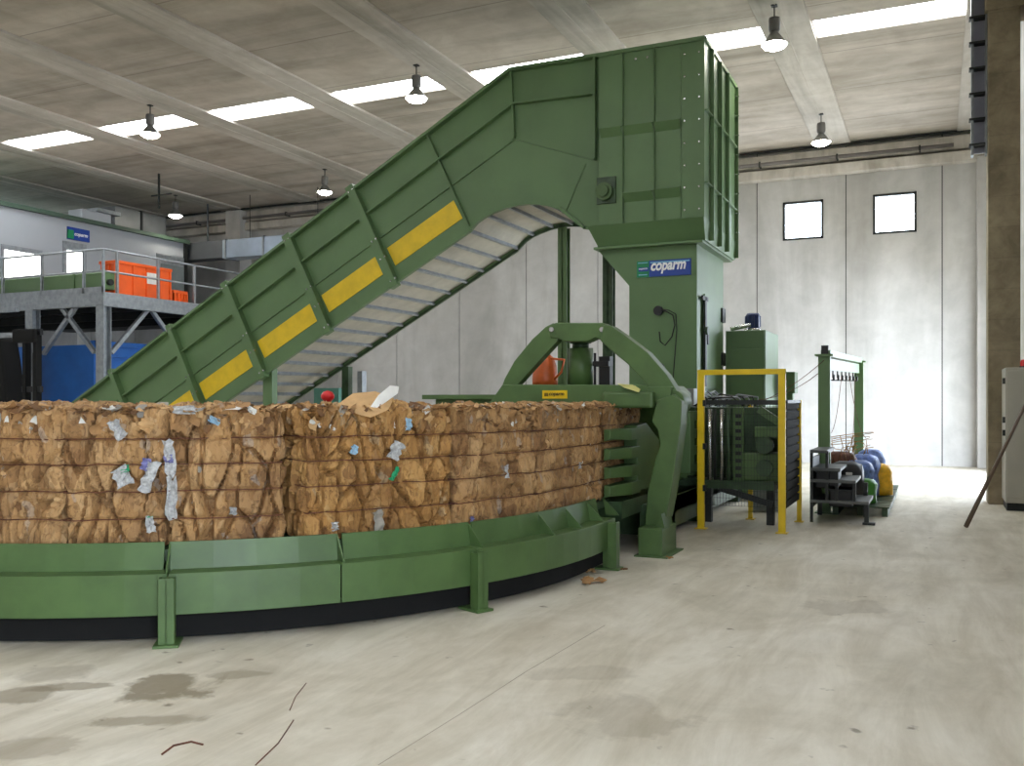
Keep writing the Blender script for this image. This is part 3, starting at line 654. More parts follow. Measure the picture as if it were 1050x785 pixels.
# press head above the channel
hd = [(501, 414), (515, 394), (676, 394.5), (684, 402), (684, 414)]
b = MB(); poly = ppoly(hd, YP-.12); b.prism(poly, 'y', YP-.12, YP+1.0); b.box(on_Y(664, 400, 10.06).x, on_Y(688, 400, 10.06).x, 10.06, 10.2, on_Y(670, 413, 10.06).z, on_Y(670, 396, 10.06).z); head = b.build('press_head', GRN2, press, .012)
b = MB(); p0 = on_Y(620, 418, YP-.2); p1 = on_Y(672, 404, YP-.2); b.box(p0.x, p1.x, YP-.3, YP-.1, p0.z, p1.z+.03); b.build('head_flange', GRN2, head, .03)
b = MB(); a_, c_ = on_Y(556, 408.5, YP-.13), on_Y(581.5, 400, YP-.13); b.box(a_.x, c_.x, YP-.128, YP-.12, a_.z, c_.z); st = b.build('yellow_sticker', YEL, head)
text('sticker_lettering', 'coparm', (c_.x-a_.x)*.60, (a_.x+(c_.x-a_.x)*.28, YP-.130, a_.z+.022), '-y', INK, st, .2, .02)
b = MB()
for i in range(2):
    for j in range(3): b.box(a_.x+.028+i*.026, a_.x+.05+i*.026, YP-.131, YP-.127, a_.z+.028+j*.014, a_.z+.038+j*.014)
b.build('sticker_mark', INK, st)
c = on_Y(653, 397, YP-.3); b = MB(); b.add([on_Y(633, 393, YP-.2), on_Y(640, 397.5, YP-.32), on_Y(655, 402, YP-.34), on_Y(657, 399, YP-.2), on_Y(650, 394.5, YP-.1)], [(0, 1, 2, 3, 4)])
o = b.build('yellow_leaflet', paint('pale_yellow', (226, 220, 140), .6)); tag(o, 'pale yellow leaf of paper lying on the right end of the green press head', 'paper')
# vertical cylinder
ccx = (XofY(583, YP+.3)+XofY(608, YP+.3))/2; zc0, zc1 = on_Y(595, 394, YP).z, on_Y(595, 357, YP+.3).z
b = MB(); b.tube([(ccx, YP+.3, zc0-.02), (ccx, YP+.3, zc1)], .15, 32); b.build('cylinder', GRN2, head)
b = MB(); b.tube([(ccx, YP+.3, zc1), (ccx, YP+.3, zc1+.06)], .10, 24); b.tube([(ccx, YP+.3, zc1+.06), (ccx, YP+.3, zc1+.12)], .13, 24); b.build('rod_collar', GRND, head)
b = MB(); zv = zc0; xv = ccx+.28; b.box(xv-.05, xv+.09, YP+.3, YP+.42, zv-.02, zv+.34); b.tube([(xv-.08, YP+.25, zv), (xv-.08, YP+.25, zv+.38)], .018, 8); b.box(xv-.1, xv+.1, YP+.22, YP+.4, zv+.22, zv+.28); b.build('valve', BLK, head, .004)
# yoke: beam, two arms, limb, foot
t0, t1 = YP-.02, YP+.12
b = MB(); b.prism(ppoly([(563, 338), (566, 333), (571, 331), (619, 331), (624, 334), (626, 340), (624, 347), (617, 349), (612, 346), (604, 350), (580, 350), (573, 347), (565, 346)], YP), 'y', t0-.02, t1+.04); yk = b.build('yoke_beam', GRN2, press, .012)
for u in (567.5, 619): c = on_Y(u, 338, YP); b = MB(); b.tube([(c.x, t0-.05, c.z), (c.x, t0, c.z)], .03, 14); b.build('pivot_pin', CHR, yk)
b = MB(); b.prism(ppoly([(560, 335), (568, 331), (574, 340), (572, 350), (531, 395), (515, 396), (518, 388), (528, 370), (546, 348)], YP), 'y', t0, t1); b.build('yoke_arm', GRN2, press, .01)
b = MB(); b.prism(ppoly([(619, 333), (627, 334), (640, 343), (664, 361), (684, 384), (699, 408), (697, 415), (688, 418), (676, 410), (660, 390), (644, 373), (628, 360), (616, 349)], YP-.1), 'y', t0-.1, t1-.02); b.build('yoke_arm', GRN2, press, .012)
c = on_Y(688, 412, YP-.2); b = MB(); b.tube([(c.x, t0-.12, c.z), (c.x, t1+.1, c.z)], .135, 24); b.build('pivot_boss', GRN2, press, .01); b = MB(); b.tube([(c.x, t0-.15, c.z), (c.x, t0-.1, c.z)], .035, 14); b.build('pivot_pin', CHR, yk)
limb = [(674, 410), (690, 404), (699, 411), (698, 435), (694, 463), (688, 505), (683, 530), (678, 541), (661, 541), (664, 504), (672, 470), (677, 455), (674, 440), (668, 432)]
YL = 10.0; b = MB(); b.prism(ppoly(limb, YL), 'y', YL, YL+.3); b.build('yoke_limb', GRN2, press, .012)
p0, p1 = on_Y(656, 566, YL-.25), on_Y(690, 541, YL-.25); fx0, fx1 = on_Z(656, 569, 0), on_Z(691, 566, 0)
b = MB(); b.box(fx0.x, fx1.x-.02, 9.75, 10.35, .0, .31); fb = b.build('foot_block', GRN2, press, .012)
b = MB(); b.box(fx0.x-.03, fx1.x+.05, 9.7, 10.4, 0, .015); b.build('foot_plate', GRN2, fb)
b = MB(); b.prism([(fx1.x-.12, .31), (fx1.x-.02, .31), (fx1.x-.06, .46)], 'y', 9.85, 10.2); b.build('gusset', GRN2, fb)
# hoses and a valve block right of the yoke top
b = MB(); o_ = on_X(714, 413, -3.1); b.box(-3.3, -3.0, 12.5, 12.95, 1.62, 1.86); vb = b.build('valve_block', paint('grey_block', (120, 122, 118), .45, .3), body, .01)
c = on_X(717, 415, -2.98); b = MB(); b.tube([(-3.0, 12.8, 1.66), (-2.95, 12.8, 1.66)], .025, 10); b.build('red_button', RED, vb)
rn = random.Random(3)
for k in range(9):
    y = 12.4+rn.random()*1.2; x = -3.3+rn.random()*.3; b = MB()
    b.tube([(x, y, 1.6), (x+.03, y+.05, 1.7+rn.random()*.12), (x+.1, y+.25, 1.74+rn.random()*.1), (x+.2, y+.45, 1.7), (x+.2, y+.5, 1.6)], .012, 6); b.build('hose', STL if k % 3 else RUB, body)
b = MB(); b.box(-4.5, -3.3, 11.3, 14.2, 1.62, 1.74); b.build('ram_cover', GRN2, body, .01)
# flat table left of the press head
b = MB(); p0, p1 = on_Y(440, 411, 11.2), on_Y(503, 404.5, 11.2); b.box(p0.x, p1.x+.3, 11.0, 11.9, p1.z-.06, p1.z); b.box(p0.x+.1, p1.x+.3, 11.2, 11.8, p0.z-.1, p1.z-.06)
for x in (p0.x+.15, p1.x): b.box(x-.05, x+.05, 11.4, 11.5, 0, p0.z)
b.build('side_table', GRN2, press, .006)
# orange can behind the left arm
c = on_Y(559, 396, YP+.55); zt_ = on_Y(559, 363, YP+.55).z; rr = .16
can = thing('orange_oil_can', 'orange can with a handle behind the yoke arm on the press head', 'can', (c.x, c.y, c.z))
hc = zt_-c.z-.03; b = MB(); b._l(Vector((c.x, YP+.55, 1.87)), [(0, 0), (rr, 0), (rr*1.02, .1), (rr*.92, .26), (rr*.7, .36), (rr*.35, .41), (rr*.3, .44), (0, .44)], 24, 0); b.build('body', ORGT, can)
b = MB(); b._l(Vector((c.x, YP+.55, 2.31)), [(0, 0), (.04, 0), (.04, .05), (0, .05)], 14, 0); b.build('cap', ORGT, can)
b = MB(); b.tube([(c.x+rr*.85, YP+.5, 1.95), (c.x+rr+.08, YP+.5, 2.05), (c.x+rr+.12, YP+.5, 2.2), (c.x+rr*.6, YP+.5, 2.22)], .016, 8); b.build('handle', ORGT, can)
# tower supports left of the shaft
for u, Y, w, mt in ((576.5, 15.0, .17, GRN2), (623, 15.9, .19, GRND)):
    x = XofY(u, Y); z1_ = 4.7; b = MB(); b.box(x-w/2, x+w/2, Y, Y+.02, 0, z1_); b.box(x-w/2, x+w/2, Y+.14, Y+.16, 0, z1_); b.box(x-.01, x+.01, Y, Y+.16, 0, z1_)
    b.box(x-w/2-.05, x+w/2+.05, Y-.05, Y+.21, 0, .02); b.build('support_column', mt, press)

# ------------------------------------------------------------------ inclined conveyor
AN = math.radians(28.6); E = Vector((-math.cos(AN), 0, -math.sin(AN))); NN = Vector((math.sin(AN), 0, -math.cos(AN)))
T0 = on_Y(525, 71, 14.3); YN0, YN1 = 14.3, 16.35
def cv(s, n, Y=YN0): p = T0+E*s+NN*n; return Vector((p.x, Y, p.z))
conv = thing('inclined_conveyor', 'long green inclined feed conveyor with yellow stripe rising to the hopper', 'conveyor', (-12, 15, 0))
arch = [(482, 238), (490, 228.6), (498, 223), (506.5, 218.7), (518, 214), (529.7, 211.2), (541, 209.8), (553, 209.8), (565, 212), (576, 215.6), (586, 224), (600, 235)]
arch = [on_Y(u, v, YN0) for u, v in arch]
S_END = 12.9
e0, e1 = cv(S_END, 0), cv(S_END+.2, 2.0)
out = [(T0.x, T0.z), (cv(S_END, 0).x, cv(S_END, 0).z), (cv(S_END, 0).x-2.2, cv(S_END, 0).z), (cv(S_END, 0).x-2.2, .12), (cv(S_END-1.2, 2.0).x-.9, .12)]
out = [(p[0], max(p[1], .12)) for p in out]
s_b = (cv(0, 2.0).z-.12)/math.sin(AN)
out = [(T0.x, T0.z), (cv(12.9, 0).x, cv(12.9, 0).z), (cv(12.9, 0).x-1.6, cv(12.9, 0).z), (cv(12.9, 0).x-1.6, .12), (cv(s_b, 2.0).x, .12)]
out += [(p.x, p.z) for p in arch]
pr = on_Y(612, 57, YN0); out += [(HX0+.05, on_Y(600, 240, YN0).z), (HX0+.05, pr.z)]
b = MB(); b.prism(out, 'y', YN0, YN0+.04); side = b.build('side_plate', GRN, conv)
b = MB(); b.prism(out, 'y', YN1-.04, YN1); b.build('side_plate', GRN, conv)
def ribline(pts, w, proud, name='rib', mat=GRN, parent=side, y=YN0):
    b = MB()
    for p_, q_ in zip(pts, pts[1:]):
        p_ = Vector(p_); q_ = Vector(q_); d_ = (q_-p_).normalized(); n_ = Vector((-d_.z, 0, d_.x))*w/2
        b.add([p_-n_+Vector((0, -proud, 0)), q_-n_+Vector((0, -proud, 0)), q_+n_+Vector((0, -proud, 0)), p_+n_+Vector((0, -proud, 0)), p_-n_, q_-n_, q_+n_, p_+n_],
              [(0, 1, 2, 3), (7, 6, 5, 4), (0, 4, 5, 1), (1, 5, 6, 2), (2, 6, 7, 3), (3, 7, 4, 0)])
    return b.build(name, mat, parent)
prx = HX0-.0
k1 = on_Y(528, 107, YN0); k2 = on_Y(528.5, 142.5, YN0)
ribline([cv(12.8, .03), T0+Vector((0, 0, -.03)), Vector((prx, YN0, pr.z-.03))], .05, .12, 'top_flange')
ribline([cv(12.8, .59), k1, on_Y(611, 96.5, YN0)], .03, .10)
ribline([cv(12.8, 1.11), k2, on_Y(611, 164, YN0)], .025, .03, 'seam')
ribline([cv(13.0, 1.98), cv(2.0, 1.98)]+[a_+Vector((0, 0, .02)) for a_ in arch], .05, .07, 'bottom_flange')
ribline([T0, k2], .03, .08)
ribline([cv(1.87, 0), cv(1.95, 2.0)], .03, .08)
ribline([on_Y(599, 168, YN0), on_Y(578, 219, YN0)], .06, .02, 'seam')
ribline([on_Y(611, 60, YN0), on_Y(611, 164, YN0)], .04, .1)
for s, w in ((3.65, .17), (5.29, .17), (7.01, .17), (8.66, .11), (10.5, .11), (12.2, .11)):
    r = ribline([cv(s, -.06), cv(s+.06, 2.06)], w, .14, 'cross_rib', GRN)
    b = MB()
    for n in (.05, 1.12, 1.5, 1.95):
        for k in (-.05, .05): c = cv(s+k, n); b.box(c.x-.014, c.x+.014, YN0-.155, YN0-.14, c.z-.014, c.z+.014)
    b.build('bolts', CHR, r, kind='stuff')
for s0, s1 in ((1.99, 3.55), (3.75, 5.19), (5.41, 6.91), (7.13, 8.59), (8.75, 9.75)):
    ribline([cv(s0+.01, 1.515), cv(s1, 1.515)], .37, .012, 'yellow_stripe', YEL)
# underside belt panels with cross bars
path = [cv(s_b-.3, 1.93), cv(2.0, 1.93)]+[a_+Vector((0, 0, .06)) for a_ in arch]
b = MB(); n = len(path)
b.add([Vector((p_.x, y, p_.z)) for y in (YN0+.03, YN1-.03) for p_ in path], [(i, i+1, i+1+n, i+n) for i in range(n-1)]); b.build('under_panel', CRM, conv)
cum = [0]
for p_, q_ in zip(path, path[1:]): cum.append(cum[-1]+(q_-p_).length)
sd = .25; cnt = 0
while sd < cum[-1]:
    i = max(j for j in range(len(cum)-1) if cum[j] <= sd); f = (sd-cum[i])/(cum[i+1]-cum[i]); p_ = path[i].lerp(path[i+1], f)
    dr_ = (path[i+1]-path[i]).normalized(); b = MB(); nn_ = Vector((-dr_.z, 0, dr_.x)); nn_ = -nn_ if nn_.z > 0 else nn_
    b.bar(Vector((p_.x, YN0+.04, p_.z))+nn_*.03, Vector((p_.x, YN1-.02, p_.z))+nn_*.03, .045, .06, nn_); b.build('cross_bar', STL, conv); sd += .42; cnt += 1
ribline([cv(s_b, 2.0, YN1), cv(2.0, 2.0, YN1)]+[Vector((a_.x, YN1, a_.z)) for a_ in arch], .05, .05, 'bottom_flange', GRND, conv)
for u, Y, zt_, mt, w in ((277, 14.45, 2.4, GRN, .22), (356, 16.2, 2.4, GRND, .16), (371, 16.25, 2.3, STL, .12)):
    x = XofY(u, Y); b = MB(); b.box(x-w/2, x+w/2, Y-.08, Y+.08, 0, zt_); b.box(x-w/2-.06, x+w/2+.06, Y-.14, Y+.14, 0, .02); b.build('leg', mt, conv)
x0_, x1_ = XofY(277, 14.5), XofY(356, 16.2)
b = MB(); b.box(x0_, x1_, 15.9, 16.0, 1.62, 1.95); b.build('lower_guard', TEAL, conv)
p_ = on_Y(390, 362, YN1)

# ------------------------------------------------------------------ power unit, cage, tying unit
pu = thing('hydraulic_unit', 'green hydraulic power cabinet behind the tower, blue motor on top', 'machine', (-2.9, 16.7, 0))
px0, px1 = XofY(744, 16.0), XofY(785, 16.0); py1 = on_X(798, 400, px1).y; zt_ = on_Y(785, 338, 16.0).z
b = MB(); b.box(px0, px1, 16.0, py1, .1, zt_); b.build('cabinet', GRN, pu, .01)
b = MB(); zz = on_Y(785, 357, 16.0).z; b.box(px0+.08, px1-.02, 15.98, 16.0, .3, zz); b.build('front_panel', GRN, pu, .004)
b = MB(); b.box(px0+.08, px1-.02, 15.98, 16.0, zz+.02, zt_-.02); b.build('front_panel', GRN, pu, .004)
mc = on_Y(772, 335, 16.5); b = MB(); b._l(Vector((mc.x, 16.5, zt_)), [(0, .06), (.12, .06), (.13, .09), (.13, .28), (.1, .33), (0, .34)], 20, 0)
for k in range(10):
    a_ = k*math.pi/5; b.bar((mc.x+.13*math.cos(a_), 16.5+.13*math.sin(a_), zt_+.09), (mc.x+.13*math.cos(a_), 16.5+.13*math.sin(a_), zt_+.28), .015, .03)
b.build('motor', BLUM, pu)
b = MB(); b._l(Vector((mc.x, 16.5, zt_)), [(0, 0), (.15, 0), (.15, .06), (0, .06)], 20, 0); b.build('motor_flange', CHR, pu)
b = MB(); b.tube([(px0+.02, 16.3, zt_+.05), (px0+.35, 16.35, zt_+.12), (mc.x-.1, 16.45, zt_+.1)], .04, 10); b.build('pipe', CHR, pu)
b = MB(); a_, c_ = on_Y(799, 403, 17.2), on_Y(815, 381, 17.2); b.box(a_.x, c_.x, 17.2, 17.6, a_.z, c_.z); b.box(a_.x+.05, c_.x-.05, 17.3, 17.5, 0, a_.z); b.build('side_box', GRN2, pu, .006)

cage = thing('safety_cage', 'yellow steel guard frame with black mesh beside the press', 'guard', (-2.3, 12.8, 0))
ax0, ax1, ay0, ay1 = -2.86, -1.76, 12.2, 13.45; zt_ = 2.1
for x, y, z in ((ax0+.03, ay0, zt_), (ax1-.03, ay0, zt_), (ax1+.02, ay1, 1.7), (ax0+.45, ay1, 1.7)):
    b = MB(); w = .045 if y == ay0 else .03; b.box(x-w, x+w, y-.03, y+.03, .01, z); b.box(x-w-.03, x+w+.03, y-.07, y+.07, 0, .012); b.build('post', YEL, cage, .004)
b = MB(); b.box(ax0-.015, ax1+.015, ay0-.032, ay0+.032, zt_-.07, zt_); b.build('top_bar', YEL, cage, .004)
b = MB(); b.box(ax0+.05, ax1, ay0-.02, ay0+.02, 1.64, 1.70); b.box(ax1-.0, ax1+.04, ay0, ay1, 1.66, 1.70); b.box(ax0, ax1, ay1-.02, ay1+.02, 1.64, 1.70); b.build('rail', STLD, cage)
mesh = MB()
for k in range(12): z = .32+k*.115; mesh.box(ax1+.0, ax1+.025, ay0+.03, ay1-.03, z, z+.085)
mesh.box(ax1-.012, ax1, ay0+.03, ay1-.03, .3, 1.68); mesh.build('mesh_side', MESHB, cage)
m2 = MB()
for k in range(26): x = ax0+.08+k*.04; m2.box(x-.0018, x+.0018, ay0-.002, ay0+.002, .32, 1.66)
for k in range(14): z = .32+k*.1; m2.box(ax0+.08, ax1-.08, ay0-.004, ay0, z-.0018, z+.0018)
m2.build('mesh_front', STLD, cage)
for z in (1.62, 1.05, .5): b = MB(); b.box(ax0+.06, ax0+.1, ay0-.05, ay0+.02, z, z+.08); b.build('hinge', STLD, cage)

ty = thing('wire_tying_unit', 'dark green wire tying unit with slotted plates inside the yellow cage', 'machine', (-2.5, 13, 0))
b = MB(); b.box(-3.1, -1.95, 12.95, 13.3, .62, 1.6); b.build('frame', GRND, ty, .01)
xs_ = XofY(757, 12.6); b = MB(); b.box(xs_-.07, xs_+.07, 12.6, 12.66, .6, 1.6); sl = b.build('slotted_plate', GRN2, ty)
b = MB()
for k in range(9): b.box(xs_-.035, xs_+.04, 12.585, 12.6, .66+k*.1, .71+k*.1)
b.build('slots', BLK, sl)
for u, w, mt in ((728, .035, CHR), (733, .02, STLD), (740, .03, CHR), (747, .03, GRND)):
    x = XofY(u, 12.55); b = MB(); b.tube([(x, 12.55, .62), (x, 12.55, 1.58)], w, 8); b.build('guide_rod', mt, ty)
x = XofY(786, 12.7); b = MB(); b.bar((x-.1, 12.7, 1.58), (x+.2, 12.7, 1.38), .07, .1); b.build('lever', GRN, ty, .006)
b = MB(); b.box(x-.15, x+.25, 12.65, 12.9, 1.2, 1.34); b.build('bracket', GRN2, ty, .006)
b = MB(); b.box(x-.3, x+.22, 12.6, 12.95, .62, 1.0); b.build('gear_case', GRN2, ty, .03)
for zz in (.8, 1.1): b = MB(); b.tube([(x, 12.5, zz), (x, 12.62, zz)], .11, 20); b.build('wheel', GRND, ty)
b = MB(); b.box(-3.0, -1.95, 12.6, 13.3, .5, .62); b.build('shelf', GRND, ty)
for x_ in (-2.9, -2.05): b = MB(); b.box(x_-.05, x_+.05, 12.9, 13.0, 0, .5); b.build('leg', STLD, ty)
b = MB(); b.bar((-2.7, 12.7, .5), (-2.0, 12.75, .3), .04, .08); b.build('brace', STLD, ty)
b = MB(); a_, c_ = on_Y(768, 525, 14.4), on_Y(800, 505, 14.4); b.box(a_.x, c_.x, 14.4, 14.6, .02, c_.z+.05); tag(b.build('pale_box', paint('pale_tin', (150, 156, 164), .5), bevel=.01), 'pale grey box on the floor behind the yellow cage', 'box')
for k in range(6):
    y = 12.5+k*.1; b = MB(); b.tube([(-3.0+.05*k, y, 1.62), (-2.8+.06*k, y, 1.72+.03*(k % 3)), (-2.5+.05*k, y+.1, 1.74), (-2.35+.02*k, y+.1, 1.62)], .012, 6); b.build('hose', STL if k % 2 else RUB, ty)

# ------------------------------------------------------------------ wire gantry and wire rack
gn = thing('wire_gantry', 'green two-post gantry with pulleys above the wire rack', 'gantry', (-1.5, 16, 0))
g1x, g1y, g2y = -1.53, 14.6, 19.4
g2x = XofY(880.5, g2y)
for x, y, z in ((g1x, g1y, 2.36), (g2x, g2y, 2.44)):
    b = MB(); b.box(x-.085, x+.085, y-.006, y+.006, 0, z); b.box(x-.085, x-.073, y, y+.12, 0, z); b.box(x+.073, x+.085, y, y+.12, 0, z); b.box(x-.13, x+.13, y-.05, y+.17, 0, .02); b.build('post', GRN, gn)
    b = MB(); b.box(x-.13, x+.13, y-.05, y+.17, z, z+.03); b.build('cap_plate', GRN, gn)
b = MB(); b.bar((g1x+.02, g1y, 2.40), (g2x, g2y+.1, 2.48), .14, .10); b.bar((g1x+.02, g1y, 2.24), (g2x, g2y+.1, 2.32), .03, .18); b.build('top_beam', GRN, gn, .004)
b = MB(); b.box(g1x-.04, g1x+.06, g1y-.02, g1y+.08, 2.39, 2.52); b.build('end_stop', BLK, gn)
for k in range(8):
    f = .06+k*.12; c = Vector((g1x+.02, g1y, 2.16)).lerp(Vector((g2x, g2y, 2.24)), f); b = MB()
    b.bar(c+Vector((0, 0, .05)), c-Vector((0, 0, .12)), .02, .03); b.tube([c-Vector((.06, 0, .06)), c-Vector((.06, 0, .16)), c-Vector((-.02, 0, .16))], .014, 6); b.tube([c+Vector((.0, -.0, -.12)), c+Vector((.03, 0, -.12))], .045, 12); b.build('pulley', STLD, gn)
for k, (pa, pb, sg_) in enumerate([((g1x, g1y, 2.3), (-2.2, 13.4, 1.7), .05), ((g1x, g1y+.2, 2.2), (-2.3, 13.4, 1.7), .1), ((-1.45, 16.5, 2.1), (-1.5, 14.9, 1.2), .3), ((g2x, 18.5, 2.1), (-1.2, 15.5, 1.1), .3), ((-1.4, 17.5, 2.1), (-1.0, 15.5, 1.1), .2)]):
    pa, pb = Vector(pa), Vector(pb); b = MB(); b.tube([pa.lerp(pb, i/8)-Vector((0, 0, sg_*4*(i/8)*(1-i/8))) for i in range(9)], .005, 5); b.build('wire', BRN, gn)

rk = thing('wire_rack', 'dark stepped steel rack for wire coils under the green gantry', 'rack', (-1.2, 14, 0))
rx0, rx1, ry = on_Z(832, 533.5, 0).x, on_Z(892, 536, 0).x, 13.5
b = MB(); zA = on_Y(840, 462, ry).z; zB = on_Y(870, 493, ry).z; zC_ = on_Y(885, 500, ry).z; zD = on_Y(890, 515, ry).z
xm1, xm2 = XofY(858, ry), XofY(876, ry)
xm0 = XofY(848, ry)
for x, z in ((rx0+.02, zA), (xm0, zA), (xm1, zB+.15), (xm2, zB)): q = MB(); q.box(x-.02, x+.02, ry-.02, ry+.02, .0 if x < rx0+.1 else .3, z); q.build('upright', STLD, rk)
q = MB(); q.box(rx1-.06, rx1-.0, ry-.02, ry+.03, 0, zD); q.box(rx1-.08, rx1+.08, ry-.04, ry+.06, 0, .03); q.build('leg', STLD, rk)
for x0, x1, z in ((rx0, xm0, zA), (rx0, xm1+.05, zB+.16), (rx0, xm2+.02, zB), (rx0, rx1, zD)): q = MB(); q.box(x0, x1, ry-.03, ry+.95, z-.03, z+.01); q.build('shelf', paint('rack_grey', (96, 98, 96), .5, .4), rk)
for x in (rx0+.03, rx1-.1): q = MB(); q.box(x-.03, x+.03, ry+.88, ry+.94, 0, .5); q.build('leg', STLD, rk)
q = MB(); q.box(rx0, rx0+.03, ry, ry+.95, .2, zA-.1); q.build('side_sheet', BLK, rk)
grp = 'black wire crates in the rack'
for i, (u0, u1, v0, v1, y, lb) in enumerate([(836, 848, 482, 500, ry+.05, 'small black crate on the left of the stepped rack'), (849, 860, 482, 499, ry+.05, 'black crate beside the gantry post in the rack'), (850, 874, 502, 519, ry+.05, 'wide black crate on the lowest shelf of the rack')]):
    p0, p1 = on_Y(u0, v1, y), on_Y(u1, v0, y); t = thing('wire_crate', lb, 'crate', (p0.x, y, p0.z), grp)
    q = MB(); q.box(p0.x, p1.x, y, y+.4, p0.z, p1.z); q.build('body', BLK, t, .02); q = MB(); q.box(p0.x-.01, p1.x+.01, y-.01, y+.41, p1.z-.03, p1.z); q.build('rim', STLD, t, .005)
# row of bagged wire drums on pallets running away behind the rack
def drum(x, y, r, h, z, mat, lb):
    t = thing('wire_drum', lb, 'drum', (x, y, z), 'bagged wire drums on the pallets')
    rn = random.Random(int(x*100+y*37)); vs = []; n = 20; P = [(0, 0), (r*.96, 0), (r, h*.25), (r*.94, h*.5), (r*.98, h*.75), (r*.8, h*.93), (r*.45, h), (0, h*.97)]
    for (rr_, zz_) in P: vs += [Vector((x+rr_*math.cos(2*math.pi*k/n)*(1+.1*rn.uniform(-1, 1)*(rr_ > 0)), y+rr_*math.sin(2*math.pi*k/n)*(1+.1*rn.uniform(-1, 1)), z+zz_)) for k in range(n)]
    b = MB(); b.add(vs, [(i*n+k, i*n+(k+1) % n, (i+1)*n+(k+1) % n, (i+1)*n+k) for i in range(len(P)-1) for k in range(n)], 0, True); b.build('bag', mat, t); return t
pz = .16
for k in range(4):
    y = 14.5+k*1.0; t = thing('pallet', ['first green pallet behind the rack under the drums', 'second green pallet in the row under the drums', 'third green pallet in the row under the drums', 'last green pallet of the row, nearest the far wall'][k], 'pallet', (-.9, y, 0), 'pallets in a row')
    b = MB()
    for j in range(5): b.box(-1.4, -.62, y+.02+j*.19, y+.14+j*.19, .12, .145)
    b.build('boards', GRND, t)
    for x in (-1.36, -1.02, -.68): b = MB(); b.box(x-.04, x+.04, y+.02, y+.9, 0, .12); b.build('bearer', GRND, t)
D = [(868, 495, 14.75, .26, .62, BLK, 'black drum with a white tag at the near end of the pallet row'), (885, 0, 14.9, .2, .36, GBAG, 'green bagged drum low in front of the blue ones'),
     (880, 0, 15.4, .24, .60, LBLU, 'blue and white bagged drum next to the black one'), (886, 0, 16.1, .24, .66, LBLU, 'second blue and white bagged drum of the row'), (893, 0, 16.9, .24, .70, LBLU, 'third blue and white bagged drum behind the yellow bag'),
     (900, 0, 16.3, .23, .5, YBAG, 'yellow bagged drum at the right end of the row'), (862, 0, 15.6, .28, .72, BRN, 'brown rusty wire coil behind the black drum')]
for u, v, Y, r, h, m, lb in D: drum(XofY(u, Y), Y, r, h, pz, m, lb)
c = on_Y(871, 489, 14.47); b = MB(); b.box(c.x-.05, c.x+.04, 14.47, 14.478, c.z-.08, c.z+.07); tag(b.build('white_tag', WHT), 'small white tag on the black wire drum', 'tag')
rn = random.Random(5)
wf = thing('wire_guides', 'fan of thin brass wires sticking up over the drums', 'wires', (-1.2, 15.3, .8))
for k in range(20):
    u = 856+rn.random()*38; Y = 14.8+rn.random()*1.6; p = on_Y(u, 478, Y); q_ = on_Y(u+rn.uniform(-12, 14), 446+rn.random()*14, Y+rn.uniform(-.2, .2)); b = MB(); b.tube([p, q_, q_+Vector((rn.uniform(.02, .12), 0, .02))], .006, 5); b.build('wire', BRS, wf)
for k in range(3):
    z = 1.0+k*.07; c = Vector((-1.25, 15.2+k*.2, z)); R_ = .26+.05*k; b = MB(); b.tube([c+Vector((R_*math.cos(a*math.pi/10), R_*math.sin(a*math.pi/10), .06*math.sin(a*math.pi/10+k))) for a in range(21)], .006, 5); b.build('wire_loop', BRS, wf)

# ------------------------------------------------------------------ mezzanine, office, left background
DZ = 4.42; DX, DY = -19.12, 17.0
mz = thing('mezzanine', 'grey steel mezzanine platform with railing at the left back', 'platform', (-22, 20, 0))
b = MB(); b.box(-30.8, DX, DY, 25.9, DZ-.08, DZ); b.build('deck', STLD, mz)
b = MB(); b.box(-30.8, DX, DY-.02, DY+.1, DZ-.34, DZ+.02); b.box(DX-.1, DX+.02, DY, 25.9, DZ-.34, DZ+.02); b.build('edge_beam', STL, mz, .01)
for y in (18.5, 20.5, 22.5): b = MB(); b.box(-30.8, DX, y, y+.12, DZ-.3, DZ-.08); b.build('joist', STLD, mz)
for x, y in ((DX-.13, DY+.1), (-21.85, DY+.1), (-25, DY+.1), (DX-.15, 20.2), (DX-.15, 23.4)):
    b = MB(); b.box(x-.14, x+.14, y-.12, y-.1, 0, DZ-.3); b.box(x-.14, x+.14, y+.1, y+.12, 0, DZ-.3); b.box(x-.012, x+.012, y-.1, y+.1, 0, DZ-.3); b.build('leg', STL, mz)
for x, y, dx_, dy_ in ((DX-.2, DY+.4, 0, 1.2), (DX-.15, 19.9, 0, -1.2), (DX-.5, DY+.15, -1.2, 0), (-21.5, DY+.15, 1.2, 0)):
    b = MB(); b.bar((x, y, DZ-1.5), (x+dx_, y+dy_, DZ-.3), .1, .1); b.build('brace', STL, mz)
rail = []
for u in (3, 43, 86): rail.append((XofY(u, DY), DY))
rail.append((DX-.03, DY))
for u in (121, 163, 200): rail.append((DX-.03, on_X(u, 300, DX).y))
for x in (-25.4, -27.8): rail.append((x, DY))
for x, y in rail: b = MB(); b.box(x-.03, x+.03, y-.03, y+.03, DZ, DZ+1.1); b.build('rail_post', STL, mz)
for z in (1.1, .55): b = MB(); b.tube([(-30.8, DY, DZ+z), (DX-.03, DY, DZ+z), (DX-.03, 25.8, DZ+z)], .028, 8); b.build('hand_rail', STL, mz)
b = MB(); b.box(-30.8, DX, DY-.03, DY-.02, DZ, DZ+.15); b.build('kick_board', STL, mz)
